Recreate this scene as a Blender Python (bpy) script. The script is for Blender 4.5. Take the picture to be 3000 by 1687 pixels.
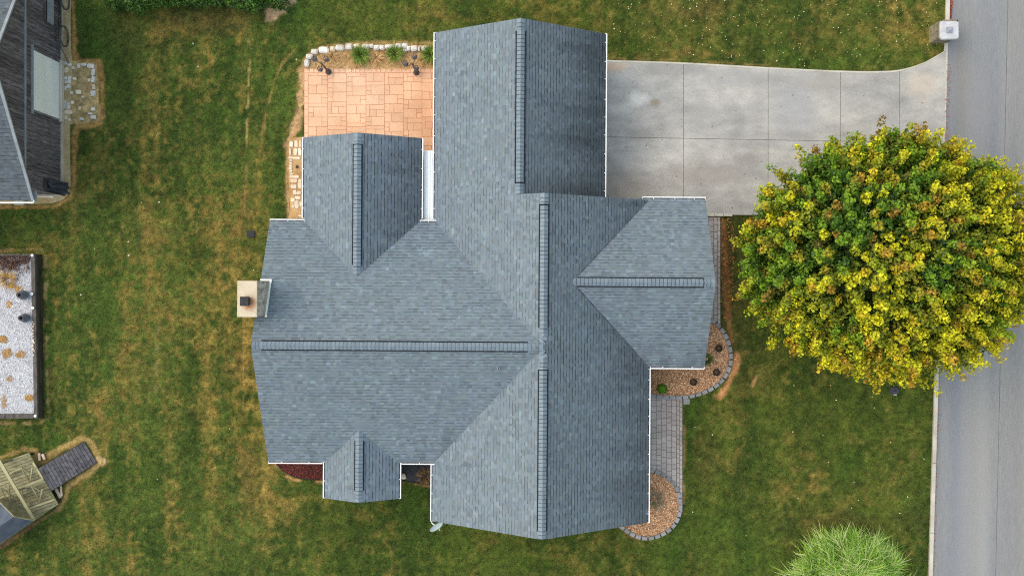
import bpy, math, random
import numpy as np
from mathutils import Vector, Matrix

for o in list(bpy.data.objects):
    bpy.data.objects.remove(o)
SC = bpy.context.scene
COL = SC.collection
R = math.radians

# ------------------------------------------------------------------ camera, sky, sun, exposure
H = 45.7            # height of the drone above the lawn, metres
FPX = 3196.0        # focal length in photograph pixels (3000 wide)
cam = bpy.data.cameras.new('camera')
cam.sensor_width = 36.0
cam.lens = 36.0 * FPX / 3000.0
cam.clip_end = 1000
cam_o = bpy.data.objects.new('camera', cam)
cam_o.location = (0, 0, H)
COL.objects.link(cam_o)
SC.camera = cam_o

SUN_EL, SUN_AZ = 55.0, 286.0      # azimuth clockwise from north (+Y): light from the west-north-west
world = bpy.data.worlds.new('World')
SC.world = world
world.use_nodes = True
wn = world.node_tree
sky = wn.nodes.new('ShaderNodeTexSky')
sky.sky_type = 'NISHITA'
sky.sun_disc = False
sky.sun_elevation = R(SUN_EL)
sky.sun_rotation = R(SUN_AZ)
sky.dust_density = 3.0
sky.air_density = 2.8
sky.ozone_density = 0.2
wn.links.new(sky.outputs[0], wn.nodes['Background'].inputs[0])
wn.nodes['Background'].inputs[1].default_value = 0.15
sun = bpy.data.lights.new('sun', 'SUN')
sun.energy = 1.0
sun.angle = R(80)          # thin high overcast: a broad soft source
sun.color = (1.0, 0.93, 0.84)
sun_o = bpy.data.objects.new('sun', sun)
COL.objects.link(sun_o)
sd = Vector((math.sin(R(SUN_AZ)) * math.cos(R(SUN_EL)), math.cos(R(SUN_AZ)) * math.cos(R(SUN_EL)), math.sin(R(SUN_EL))))
sun_o.rotation_euler = sd.to_track_quat('Z', 'Y').to_euler()
sun_o.location = sd * 60
SC.view_settings.view_transform = 'Standard'
SC.view_settings.look = 'None'
SC.view_settings.gamma = 1.0
SC.view_settings.use_curve_mapping = False
SC.view_settings.exposure = 0.83
SC.cycles.use_denoising = False
SC.cycles.filter_width = 1.15

# ------------------------------------------------------------------ helpers
rng = np.random.default_rng(7)
random.seed(7)
KEXP = 1.2          # picture value = KEXP x albedo on flat ground


def W(px, py, z=0.0):
    """photograph pixel seen at height z -> world point"""
    k = (H - z) / FPX
    return ((px - 1500.0) * k, (843.5 - py) * k, z)


def lin(c):
    c = c / 255.0
    return c / 12.92 if c <= 0.04045 else ((c + 0.055) / 1.055) ** 2.4


def A(r, g, b, k=None):
    k = k or KEXP
    return (min(.85, lin(r) / k), min(.85, lin(g) / k), min(.85, lin(b) / k))


def link(o, parent=None):
    COL.objects.link(o)
    if parent is not None:
        o.parent = parent
    return o


def tag(o, label=None, cat=None, group=None, kind=None):
    if label: o['label'] = label
    if cat: o['category'] = cat
    if group: o['group'] = group
    if kind: o['kind'] = kind
    return o


def empty(name, loc, label=None, cat=None, group=None, kind=None, rz=0.0):
    o = bpy.data.objects.new(name, None)
    o.empty_display_size = 0.2
    o.location = loc
    o.rotation_euler = (0, 0, rz)
    link(o)
    return tag(o, label, cat, group, kind)


def np_mesh(name, V, Fq, mat, parent=None, col=None, origin=None, smooth=False):
    """V (n,3) world, Fq (m,k) all faces k-gons, col (n,3) per vertex"""
    V = np.asarray(V, dtype=np.float32)
    Fq = np.asarray(Fq, dtype=np.int32)
    org = np.array(parent.location if (parent is not None and origin is None) else (origin or (0, 0, 0)), dtype=np.float32)
    me = bpy.data.meshes.new(name)
    n, (m, k) = len(V), Fq.shape
    me.vertices.add(n)
    me.vertices.foreach_set('co', (V - org).ravel())
    me.loops.add(m * k)
    me.loops.foreach_set('vertex_index', Fq.ravel())
    me.polygons.add(m)
    me.polygons.foreach_set('loop_start', np.arange(0, m * k, k, dtype=np.int32))
    me.polygons.foreach_set('use_smooth', np.full(m, bool(smooth)))
    me.update(calc_edges=True)
    if col is not None:
        at = me.color_attributes.new('Col', 'FLOAT_COLOR', 'POINT')
        c4 = np.ones((n, 4), dtype=np.float32)
        c4[:, :3] = col
        at.data.foreach_set('color', c4.ravel())
    me.materials.append(mat)
    o = bpy.data.objects.new(name, me)
    if parent is None:
        o.location = org
    elif origin is not None:
        o.location = Vector(origin) - Vector(parent.location)
    return link(o, parent)


class MB:
    """collects shapes, builds one mesh object"""
    def __init__(s):
        s.v, s.f, s.c = [], [], []
        s.cur = (1, 1, 1)

    def add(s, vs, fs):
        b = len(s.v)
        s.v += [tuple(p) for p in vs]
        s.c += [s.cur] * len(vs)
        s.f += [tuple(b + i for i in f) for f in fs]
        return s

    def box(s, c, d, rz=0.0, m=None):
        x, y, z = d[0] / 2, d[1] / 2, d[2] / 2
        pts = [Vector((sx * x, sy * y, sz * z)) for sz in (-1, 1) for sx, sy in ((-1, -1), (1, -1), (1, 1), (-1, 1))]
        M = (m or Matrix.Rotation(rz, 3, 'Z'))
        pts = [M @ p + Vector(c) for p in pts]
        return s.add(pts, [(3, 2, 1, 0), (4, 5, 6, 7), (0, 1, 5, 4), (1, 2, 6, 5), (2, 3, 7, 6), (3, 0, 4, 7)])

    def bar(s, a, b, w, h, up=(0, 0, 1)):
        a, b = Vector(a), Vector(b)
        d = (b - a)
        L = d.length
        d.normalize()
        side = d.cross(Vector(up))
        if side.length < 1e-4: side = d.cross(Vector((1, 0, 0)))
        side.normalize()
        u = side.cross(d)
        M = Matrix((d, side, u)).transposed()
        return s.box((a + b) / 2, (L, w, h), m=M)

    def slab(s, poly, z0, z1, ch=0.01, sag=None):
        """prism of a polygon (counter-clockwise or not) with a chamfered top; sag = tilt"""
        n = len(poly)
        ar = sum(poly[i][0] * poly[(i + 1) % n][1] - poly[(i + 1) % n][0] * poly[i][1] for i in range(n))
        if ar < 0: poly = list(reversed(poly))
        cx, cy = sum(p[0] for p in poly) / n, sum(p[1] for p in poly) / n
        tz = (lambda x, y: 0) if sag is None else (lambda x, y: sag[0] * (x - cx) + sag[1] * (y - cy))
        vs = [(x, y, z0) for x, y in poly] + [(x, y, z1 - ch + tz(x, y)) for x, y in poly]
        for x, y in poly:
            d = math.hypot(x - cx, y - cy) + 1e-6
            k = max(0.3, 1 - 1.35 * ch / d)
            xx, yy = cx + (x - cx) * k, cy + (y - cy) * k
            vs.append((xx, yy, z1 + tz(xx, yy)))
        fs = [tuple(range(2 * n, 3 * n))]
        for i in range(n):
            j = (i + 1) % n
            fs += [(i, j, n + j, n + i), (n + i, n + j, 2 * n + j, 2 * n + i)]
        return s.add(vs, fs)

    def tube(s, pts, rad, seg=8, cap=True):
        pts = [Vector(p) for p in pts]
        rad = rad if isinstance(rad, (list, tuple)) else [rad] * len(pts)
        rings = []
        for i, p in enumerate(pts):
            d = (pts[min(i + 1, len(pts) - 1)] - pts[max(i - 1, 0)]).normalized()
            a = d.cross(Vector((0, 0, 1)))
            if a.length < 1e-3: a = Vector((1, 0, 0))
            a.normalize()
            b = d.cross(a)
            rings.append([p + (a * math.cos(t) + b * math.sin(t)) * rad[i] for t in [2 * math.pi * k / seg for k in range(seg)]])
        vs = [p for r in rings for p in r]
        fs = []
        for i in range(len(rings) - 1):
            for k in range(seg):
                q = (k + 1) % seg
                fs.append((i * seg + k, i * seg + q, (i + 1) * seg + q, (i + 1) * seg + k))
        if cap:
            fs.append(tuple(range(seg)))
            fs.append(tuple((len(rings) - 1) * seg + k for k in reversed(range(seg))))
        return s.add(vs, fs)

    def lathe(s, c, prof, seg=20, close=True):
        """prof: list of (radius, z)"""
        vs = [(c[0] + r * math.cos(2 * math.pi * k / seg), c[1] + r * math.sin(2 * math.pi * k / seg), c[2] + z) for r, z in prof for k in range(seg)]
        fs = []
        for i in range(len(prof) - 1):
            for k in range(seg):
                q = (k + 1) % seg
                fs.append((i * seg + k, i * seg + q, (i + 1) * seg + q, (i + 1) * seg + k))
        if close:
            fs.append(tuple(reversed(range(seg))))
            fs.append(tuple((len(prof) - 1) * seg + k for k in range(seg)))
        return s.add(vs, fs)

    def build(s, name, mat, parent=None, smooth=False, col=False, local=False):
        me = bpy.data.meshes.new(name)
        org = Vector((0, 0, 0)) if (parent is None or local) else Vector(parent.location)
        if parent is None and not local:
            xs = [p[0] for p in s.v]; ys = [p[1] for p in s.v]; zs = [p[2] for p in s.v]
            org = Vector(((min(xs) + max(xs)) / 2, (min(ys) + max(ys)) / 2, min(zs)))
        me.from_pydata([Vector(p) - org for p in s.v], [], s.f)
        if col:
            at = me.color_attributes.new('Col', 'FLOAT_COLOR', 'POINT')
            at.data.foreach_set('color', np.array([(c[0], c[1], c[2], 1) for c in s.c], dtype=np.float32).ravel())
        me.materials.append(mat)
        if smooth:
            me.polygons.foreach_set('use_smooth', np.ones(len(me.polygons), dtype=bool))
        me.update()
        o = bpy.data.objects.new(name, me)
        if parent is None: o.location = org
        return link(o, parent)


# ------------------------------------------------------------------ materials
def mat(name, c, c2=None, scale=3.0, rough=0.85, bump=0.0, bscale=60.0, stretch=(1, 1, 1), rand=0.0, attr=False,
        spec=0.25, detail=5.0, metal=0.0, transl=0.0, contrast=0.35, fine=0.0, fscale=120.0, blot=0.0, blscale=1.5):
    m = bpy.data.materials.new(name)
    m.use_nodes = True
    nt = m.node_tree
    N, L = nt.nodes, nt.links
    bs = N['Principled BSDF']
    bs.inputs['Roughness'].default_value = rough
    bs.inputs['Metallic'].default_value = metal
    bs.inputs['Specular IOR Level'].default_value = spec
    geo = N.new('ShaderNodeNewGeometry')
    mp = N.new('ShaderNodeMapping')
    mp.inputs['Scale'].default_value = stretch
    L.new(geo.outputs['Position'], mp.inputs['Vector'])

    def noise(sc, det):
        n = N.new('ShaderNodeTexNoise')
        n.inputs['Scale'].default_value = sc
        n.inputs['Detail'].default_value = det
        L.new(mp.outputs[0], n.inputs['Vector'])
        return n.outputs['Fac']

    def mrange(src, a, b, lo, hi):
        r = N.new('ShaderNodeMapRange')
        r.inputs['From Min'].default_value = a
        r.inputs['From Max'].default_value = b
        r.inputs['To Min'].default_value = lo
        r.inputs['To Max'].default_value = hi
        L.new(src, r.inputs['Value'])
        return r.outputs[0]

    def mul(colsock, facsock):
        v = N.new('ShaderNodeVectorMath')
        v.operation = 'MULTIPLY'
        L.new(colsock, v.inputs[0])
        L.new(facsock, v.inputs[1])
        return v.outputs[0]
    mx = N.new('ShaderNodeMix')
    mx.data_type = 'RGBA'
    mx.inputs['A'].default_value = (*c, 1)
    mx.inputs['B'].default_value = (*(c2 or c), 1)
    f = mrange(noise(scale, detail), 0.5 - contrast / 2, 0.5 + contrast / 2, 0, 1)
    L.new(f, mx.inputs['Factor'])
    out = mx.outputs['Result']
    if attr:
        ca = N.new('ShaderNodeVertexColor')
        ca.layer_name = 'Col'
        out = mul(out, ca.outputs['Color'])
    if blot:
        out = mul(out, mrange(noise(blscale, 6), 0.3, 0.7, 1 - blot, 1 + blot))
    if fine:
        out = mul(out, mrange(noise(fscale, 2), 0.25, 0.75, 1 - fine, 1 + fine))
    if rand:
        oi = N.new('ShaderNodeObjectInfo')
        out = mul(out, mrange(oi.outputs['Random'], 0, 1, 1 - rand, 1 + rand))
    L.new(out, bs.inputs['Base Color'])
    if bump:
        b = N.new('ShaderNodeBump')
        b.inputs['Strength'].default_value = bump
        b.inputs['Distance'].default_value = 0.02
        L.new(noise(bscale, 3), b.inputs['Height'])
        L.new(b.outputs[0], bs.inputs['Normal'])
    if transl:
        t = N.new('ShaderNodeBsdfTranslucent')
        L.new(out, t.inputs['Color'])
        ms = N.new('ShaderNodeMixShader')
        ms.inputs[0].default_value = transl
        L.new(bs.outputs[0], ms.inputs[1])
        L.new(t.outputs[0], ms.inputs[2])
        L.new(ms.outputs[0], N['Material Output'].inputs['Surface'])
    return m


W1 = (1, 1, 1)
M = dict(
    soil=mat('lawn_soil', W1, (.8, .8, .8), 2.0, .95, .5, 30, attr=True, fine=.35, fscale=22),
    blade=mat('grass_blades', W1, (.85, .85, .85), 3, .8, attr=True, transl=.25, spec=.15),
    leaf=mat('leaves', W1, (.85, .85, .85), 6, .55, attr=True, transl=.3, spec=.35),
    shingle=mat('roof_shingles', W1, (.93, .935, .94), 1.2, .92, attr=True, fine=.08, fscale=50, spec=.15),
    cap=mat('ridge_cap_shingles', A(110, 124, 138), A(122, 135, 148), 5, .92, rand=.07, attr=True, fine=.10, fscale=50),
    vent=mat('vent_black', A(28, 32, 40), None, 5, .9),
    valley=mat('valley_metal', A(52, 58, 68), A(88, 96, 106), 4, .9, contrast=.5),
    railwood=mat('deck_railing_wood', A(166, 161, 128), A(142, 137, 104), 4, .88, rand=.08),
    deck=mat('roof_deck', A(70, 75, 82), A(90, 94, 98), 3, .9),
    white=mat('white_paint', A(238, 240, 242), A(222, 225, 228), 2.5, .45, spec=.4),
    trough=mat('gutter_trough', A(168, 165, 176), A(120, 116, 122), 5, .7),
    wpanel=mat('white_metal_panel', A(240, 244, 248), A(228, 234, 240), 1.2, .4, stretch=(2, .3, 1)),
    brickw=mat('house_wall', A(186, 172, 158), A(160, 146, 134), 2, .9, .3, 40),
    concrete=mat('driveway_concrete', A(180, 177, 173), A(143, 142, 143), .5, .9, .25, 70, stretch=(.7, 1.3, 1), rand=.03, fine=.10, fscale=15, detail=9, contrast=.5, blot=.13, blscale=1.9),
    joint=mat('joint_dirt', A(96, 90, 82), A(74, 70, 64), 3, .95),
    kerb=mat('kerb_concrete', A(198, 193, 184), A(168, 162, 150), 1.2, .9, .3, 60, fine=.1),
    asphalt=mat('asphalt', A(122, 125, 134), A(133, 132, 132), .35, .92, .3, 90, stretch=(2.2, .16, 1), fine=.13, fscale=17, detail=6, blot=.08, blscale=.5),
    asphalt2=mat('asphalt_far_lane', A(136, 134, 133), A(126, 126, 130), .4, .92, .3, 90, stretch=(2.2, .16, 1), fine=.13, fscale=17, detail=6, blot=.08, blscale=.5),
    patio=mat('patio_stamped', A(224, 187, 159), A(210, 162, 130), .35, .85, .3, 40, rand=.07, fine=.06, fscale=14, detail=6, blot=.10, blscale=1.0),
    patioj=mat('patio_joint', A(194, 136, 102), A(208, 152, 118), 1.5, .9),
    paver=mat('walk_pavers', A(184, 174, 171), A(160, 150, 147), .8, .92, .4, 60, rand=.1, fine=.12),
    paverj=mat('paver_joint', A(110, 101, 94), A(130, 120, 110), 3, .95),
    block=mat('edging_blocks', A(150, 150, 156), A(128, 126, 128), 2, .92, .4, 50, rand=.09, fine=.1),
    limestone=mat('limestone', A(226, 220, 216), A(190, 184, 178), 3.5, .9, .6, 25, rand=.1, fine=.14, fscale=18),
    tanstone=mat('tan_flagstone', A(232, 220, 204), A(206, 186, 160), 3, .9, .5, 30, rand=.1, fine=.1),
    sand=mat('sandy_soil', A(200, 166, 122), A(164, 126, 84), 1.6, .95, .6, 30, fine=.2, fscale=20),
    mulch=mat('wood_mulch', A(200, 154, 118), A(146, 108, 80), 8, .95, .8, 40, fine=.4, fscale=22),
    chips=mat('mulch_chips', W1, (.85, .85, .85), 8, .9, attr=True),
    redmulch=mat('red_mulch', A(92, 48, 44), A(62, 34, 34), 14, .95, .8, 40, fine=.5, fscale=26),
    fabric=mat('weed_fabric', A(46, 46, 52), A(62, 62, 68), 4, .6, .4, 12),
    edgeblack=mat('black_edging', A(34, 30, 30), None, 5, .7),
    gravel=mat('white_gravel', A(190, 190, 197), A(172, 172, 180), 4, .95, .9, 45, fine=.3, fscale=26, detail=7),
    timber=mat('weathered_timber', A(104, 98, 96), A(72, 68, 66), 3, .9, .5, 40, stretch=(3, .8, 1), rand=.14, fine=.2, fscale=20),
    timberdark=mat('dark_timber', A(50, 46, 44), A(76, 70, 60), 2.5, .9, .5, 40, stretch=(1, .6, 3), rand=.25, fine=.2),  # darker timber tone for lower courses, posts and frames
    barnboard=mat('barn_boards', A(62, 58, 66), A(126, 121, 130), 4, .9, .3, 30, stretch=(1, 9, .5), rand=.28, fine=.2, fscale=12),
    barntrim=mat('barn_trim', A(150, 156, 166), A(128, 134, 142), 3, .8, rand=.05),
    barnroof=mat('barn_shingles', W1, (.82, .82, .84), 5, .92, .3, 70, attr=True, fine=.2, fscale=30),
    greydeck=mat('ramp_boards', A(104, 102, 108), A(66, 66, 74), 3.5, .85, .4, 30, stretch=(2, 2, 1), rand=.22, fine=.2, fscale=18),
    tanwood=mat('treated_deck_wood', A(152, 147, 118), A(118, 113, 88), 3, .88, .4, 30, stretch=(1, 3, 1), rand=.12, fine=.2, fscale=18),
    bluemetal=mat('blue_grey_roofing', A(64, 74, 92), A(84, 92, 108), 3, .7, .2, 30, rand=.08, fine=.12),
    palewood=mat('pale_plank', A(222, 200, 184), A(196, 170, 150), 5, .85, rand=.08),
    darkmetal=mat('dark_iron', A(82, 80, 92), A(56, 55, 64), 9, .55, spec=.4),
    glass=mat('lantern_glass', A(150, 150, 160), A(110, 110, 120), 9, .25, spec=.5),
    blackpl=mat('black_plastic', A(34, 36, 42), A(46, 48, 54), 8, .6),
    urn=mat('glazed_urn', A(112, 116, 134), A(84, 88, 104), 6, .35, spec=.5, rand=.08),
    pot=mat('nursery_pot', A(62, 52, 46), A(44, 36, 32), 9, .75),
    potsoil=mat('pot_soil', A(112, 86, 66), A(78, 58, 44), 14, .95, .6, 40),
    tarp=mat('dark_tarp', A(72, 78, 96), A(52, 56, 70), 3, .5, .4, 9, spec=.4),
    stucco=mat('chimney_cap', A(202, 189, 168), A(186, 172, 151), 2.5, .9, .3, 40, fine=.08, fscale=20),
    chface=mat('weathered_siding', A(206, 196, 192), A(142, 136, 124), 6, .9, .5, 30, stretch=(1, 1, .3), fine=.25, fscale=14),
    pillar=mat('stacked_stone', A(150, 142, 124), A(122, 116, 106), 4, .9, .5, 25, rand=.2, fine=.15, fscale=16),
    capstone=mat('pale_cap_stone', A(190, 190, 196), A(168, 168, 176), 4, .85, .3, 30, fine=.08, fscale=20),
    bark=mat('bark', A(92, 80, 70), A(66, 56, 48), 4, .95, .7, 20, stretch=(1, 1, .3)),
    dish=mat('dish_grey', A(222, 230, 234), A(212, 220, 226), 4, .5),
    straw=mat('straw', W1, (.85, .85, .85), 5, .9, attr=True),
    pebble=mat('pale_pebble', A(226, 208, 184), A(196, 172, 146), 9, .85, rand=.12),
    solar=mat('white_lamp_cap', A(236, 238, 240), A(216, 220, 224), 9, .35, spec=.5),
    grate=mat('drain_iron', A(42, 44, 50), A(56, 58, 62), 9, .6),
    twig=mat('dry_twigs', W1, (.85, .85, .85), 5, .9, attr=True),
)


def add_stain(m, px, py, z, r0, r1, colr, amount, sx=1.0, sy=1.0, warp=.22, wsc=7):
    """a stained spot with its own ragged outline at one place on a surface"""
    nt = m.node_tree
    N, L = nt.nodes, nt.links
    bs = N['Principled BSDF']
    src = bs.inputs['Base Color'].links[0].from_socket
    geo = N.new('ShaderNodeNewGeometry')
    x, y, z = W(px, py, z)
    sb = N.new('ShaderNodeVectorMath'); sb.operation = 'SUBTRACT'
    sb.inputs[1].default_value = (x, y, z)
    L.new(geo.outputs['Position'], sb.inputs[0])
    sc_ = N.new('ShaderNodeVectorMath'); sc_.operation = 'MULTIPLY'
    sc_.inputs[1].default_value = (1 / sx, 1 / sy, 0)
    L.new(sb.outputs[0], sc_.inputs[0])
    dv = N.new('ShaderNodeVectorMath'); dv.operation = 'LENGTH'
    L.new(sc_.outputs[0], dv.inputs[0])
    ns = N.new('ShaderNodeTexNoise'); ns.inputs['Scale'].default_value = wsc
    ns.inputs['Detail'].default_value = 5
    L.new(geo.outputs['Position'], ns.inputs['Vector'])
    ad = N.new('ShaderNodeMath'); ad.operation = 'MULTIPLY_ADD'
    ad.inputs[1].default_value = -warp
    L.new(ns.outputs['Fac'], ad.inputs[0]); L.new(dv.outputs['Value'], ad.inputs[2])
    mr = N.new('ShaderNodeMapRange')
    mr.inputs['From Min'].default_value = r0; mr.inputs['From Max'].default_value = r1
    mr.inputs['To Min'].default_value = amount; mr.inputs['To Max'].default_value = 0
    L.new(ad.outputs[0], mr.inputs['Value'])
    mx = N.new('ShaderNodeMix'); mx.data_type = 'RGBA'
    mx.inputs['B'].default_value = (*colr, 1)
    L.new(src, mx.inputs['A']); L.new(mr.outputs[0], mx.inputs['Factor'])
    L.new(mx.outputs['Result'], bs.inputs['Base Color'])


add_stain(M['stucco'], 729, 888, 6.4, .02, .22, A(176, 112, 68), .85)
for (px_, py_, sx_, sy_, c_, am_) in ((1920, 301, .20, .14, A(130, 116, 96), .7), (1960, 200, 1.3, .35, A(134, 132, 132), .6), (1890, 392, .7, .25, A(132, 130, 128), .6), (2060, 510, 1.6, .45, A(140, 134, 130), .55),
                                      (1830, 560, 1.2, .8, A(150, 138, 126), .5), (2160, 230, 1.8, .35, A(144, 143, 145), .6), (2330, 330, .8, 1.2, A(150, 152, 160), .5), (1800, 195, .5, .2, A(186, 152, 120), .5),
                                      (2420, 240, .9, .3, A(150, 146, 140), .5), (1870, 290, .4, .25, A(206, 204, 202), .6), (2050, 330, .3, .8, A(150, 150, 148), .5), (2180, 470, .5, .25, A(130, 126, 122), .45),
                                      (2700, 250, .6, .5, A(186, 170, 156), .5), (2340, 400, .7, .2, A(140, 138, 138), .5)):
    add_stain(M['concrete'], px_, py_, .03, -.1, .9, c_, am_, sx_, sy_, 1.3, 3.0)
for (px_, py_, sx_, sy_, c_, am_) in ((2800, 900, .28, 12, A(112, 117, 130), .5), (2850, 1300, .5, 9, A(140, 139, 140), .6), (2815, 250, .3, 3, A(128, 124, 118), .5), (2880, 1500, .25, 8, A(146, 145, 145), .5), (2870, 500, .4, 7, A(138, 137, 140), .5)):
    add_stain(M['asphalt'], px_, py_, .012, 0, 1.2, c_, am_, sx_, sy_, .9, 1.2)


# ------------------------------------------------------------------ numpy noise
def _hash(ix, iy, seed):
    h = (ix.astype(np.int64) * 374761393 + iy.astype(np.int64) * 668265263 + seed * 1442695041) & 0xFFFFFFFF
    h = ((h ^ (h >> 13)) * 1274126177) & 0xFFFFFFFF
    return ((h ^ (h >> 16)) & 0xFFFF) / 65535.0


def vnoise(x, y, sx, sy, seed):
    x = x / sx; y = y / sy
    ix, iy = np.floor(x), np.floor(y)
    fx, fy = x - ix, y - iy
    fx = fx * fx * (3 - 2 * fx); fy = fy * fy * (3 - 2 * fy)
    a, b = _hash(ix, iy, seed), _hash(ix + 1, iy, seed)
    c, d = _hash(ix, iy + 1, seed), _hash(ix + 1, iy + 1, seed)
    return (a * (1 - fx) + b * fx) * (1 - fy) + (c * (1 - fx) + d * fx) * fy


def fbm(x, y, sx, sy, seed, octv=4):
    t, a, s = 0, .5, 0
    for k in range(octv):
        t = t + a * vnoise(x + k * 17.3, y - k * 9.1, sx / 2 ** k, sy / 2 ** k, seed + k)
        s += a
        a *= .55
    return t / s


def sstep(a, b, x):
    t = np.clip((x - a) / (b - a), 0, 1)
    return t * t * (3 - 2 * t)


def inpoly(x, y, poly):
    ins = np.zeros(x.shape, dtype=bool)
    n = len(poly)
    for i in range(n):
        x1, y1 = poly[i]; x2, y2 = poly[(i + 1) % n]
        if y1 == y2: continue
        c = ((y1 > y) != (y2 > y)) & (x < (x2 - x1) * (y - y1) / (y2 - y1) + x1)
        ins ^= c
    return ins


def dpoly(x, y, pts):
    d = np.full(x.shape, 1e9)
    for (x1, y1), (x2, y2) in zip(pts[:-1], pts[1:]):
        L2 = (x2 - x1) ** 2 + (y2 - y1) ** 2
        t = np.clip(((x - x1) * (x2 - x1) + (y - y1) * (y2 - y1)) / L2, 0, 1)
        d = np.minimum(d, np.hypot(x - x1 - t * (x2 - x1), y - y1 - t * (y2 - y1)))
    return d


def bez(pts, n=24):
    """Catmull-Rom through pixel points"""
    P = [pts[0]] + list(pts) + [pts[-1]]
    out = []
    for i in range(1, len(P) - 2):
        for k in range(n):
            t = k / n
            a, b, c, d = P[i - 1], P[i], P[i + 1], P[i + 2]
            out.append(tuple(.5 * ((2 * b[j]) + (-a[j] + c[j]) * t + (2 * a[j] - 5 * b[j] + 4 * c[j] - d[j]) * t * t + (-a[j] + 3 * b[j] - 3 * c[j] + d[j]) * t ** 3) for j in (0, 1)))
    out.append(tuple(P[-2]))
    return out


# ------------------------------------------------------------------ plan outlines (photograph pixels at ground level)
DRIVE_TOP = bez([(1700, 174), (1780, 177), (2000, 184), (2250, 198), (2460, 208), (2590, 209), (2650, 202), (2705, 184), (2750, 160), (2770, 147)], 8)
DRIVE_POLY = DRIVE_TOP + [(2764, 690), (2735, 668), (2680, 645), (2600, 632), (2350, 630), (1700, 630)]


def kerb_x(y):
    return 2770 - 51 * y / 1687.0


ROAD_POLY = [(kerb_x(-300) + 11, -300), (6000, -300), (6000, 2000), (kerb_x(2000) + 11, 2000)]
PATIO_POLY = [(892, 202), (1300, 202), (1300, 470), (892, 470)]
PBED_POLY = bez([(892, 204), (894, 186), (905, 168), (930, 148), (975, 139), (1040, 134), (1120, 134), (1200, 133), (1290, 136)], 6) + [(1290, 204)]
BED1_OUT = bez([(2078, 938), (2098, 955), (2120, 985), (2132, 1020), (2134, 1060), (2122, 1095), (2098, 1122), (2062, 1143), (2015, 1156), (1960, 1158), (1890, 1151)], 10)
BED1_POLY = BED1_OUT + [(1890, 1040), (2040, 1040), (2060, 938)]
BED2_OUT = bez([(1880, 1378), (1915, 1384), (1950, 1400), (1976, 1430), (1987, 1470), (1984, 1505), (1968, 1535), (1940, 1557), (1905, 1569), (1870, 1566), (1838, 1548), (1815, 1530)], 10)
BED2_POLY = BED2_OUT + [(1815, 1480), (1880, 1400)]
BED3_OUT = bez([(796, 1340), (806, 1352), (830, 1378), (860, 1394), (890, 1401), (960, 1406)], 8)
BED3_POLY = BED3_OUT + [(960, 1330), (800, 1330)]
BED4_POLY = [(1160, 1330), (1280, 1330), (1280, 1424), (1255, 1417), (1180, 1407), (1160, 1404)]
WALK_POLY = [(1890, 1140), (1999, 1140), (1999, 1480), (1990, 1500), (1890, 1500)]
STRIP_POLY = [(2060, 632), (2110, 632), (2110, 960), (2060, 960)]
BARN_POLY = [(-200, -300), (183, -300), (183, 572), (-200, 572)]
BARNPATH_POLY = bez([(183, -300), (212, -200), (207, 60), (209, 150), (212, 190), (205, 380), (206, 480), (206, 545), (196, 575), (165, 592), (100, 598), (-200, 602)], 6) + [(-200, 560), (183, 560)]
PAD_POLY = bez([(183, 178), (225, 180), (268, 184), (284, 195), (288, 260), (292, 330), (284, 356), (240, 362), (183, 366)], 6)
RBED_POLY = [(-200, 738), (122, 738), (124, 1000), (127, 1225), (-200, 1228)]
DECK_POLY = [(-60, 1373), (0, 1354), (85, 1326), (171, 1476), (100, 1523), (0, 1595), (-60, 1640)]
RAMP_Q = [(112, 1372), (247, 1294), (283, 1354), (150, 1437)]
SSTONE_POLY = bez([(850, 402), (846, 430), (846, 480), (846, 540), (850, 600), (846, 640)], 6) + [(900, 640), (900, 402)]
HOUSE_POLYS = [[(1270, 130), (1740, 130), (1740, 600), (1880, 600), (1880, 640), (2030, 640), (2030, 1030), (1860, 1030), (1860, 1480), (1290, 1480), (1290, 1310), (1150, 1310), (1150, 1420), (970, 1420), (970, 1310), (830, 1310), (830, 650), (910, 650), (910, 430), (1270, 430)]]
PILLAR_POLY = [(2718, 78), (2772, 78), (2772, 130), (2718, 130)]
NOGRASS = [DRIVE_POLY, ROAD_POLY, PATIO_POLY, PBED_POLY, BED1_POLY, BED2_POLY, BED3_POLY, BED4_POLY, WALK_POLY, STRIP_POLY, BARN_POLY,
           BARNPATH_POLY, RBED_POLY, RAMP_Q, SSTONE_POLY, PILLAR_POLY, [(kerb_x(-300) - 1, -300), (kerb_x(-300) + 12, -300), (kerb_x(2000) + 12, 2000), (kerb_x(2000) - 1, 2000)]] + HOUSE_POLYS

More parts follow.
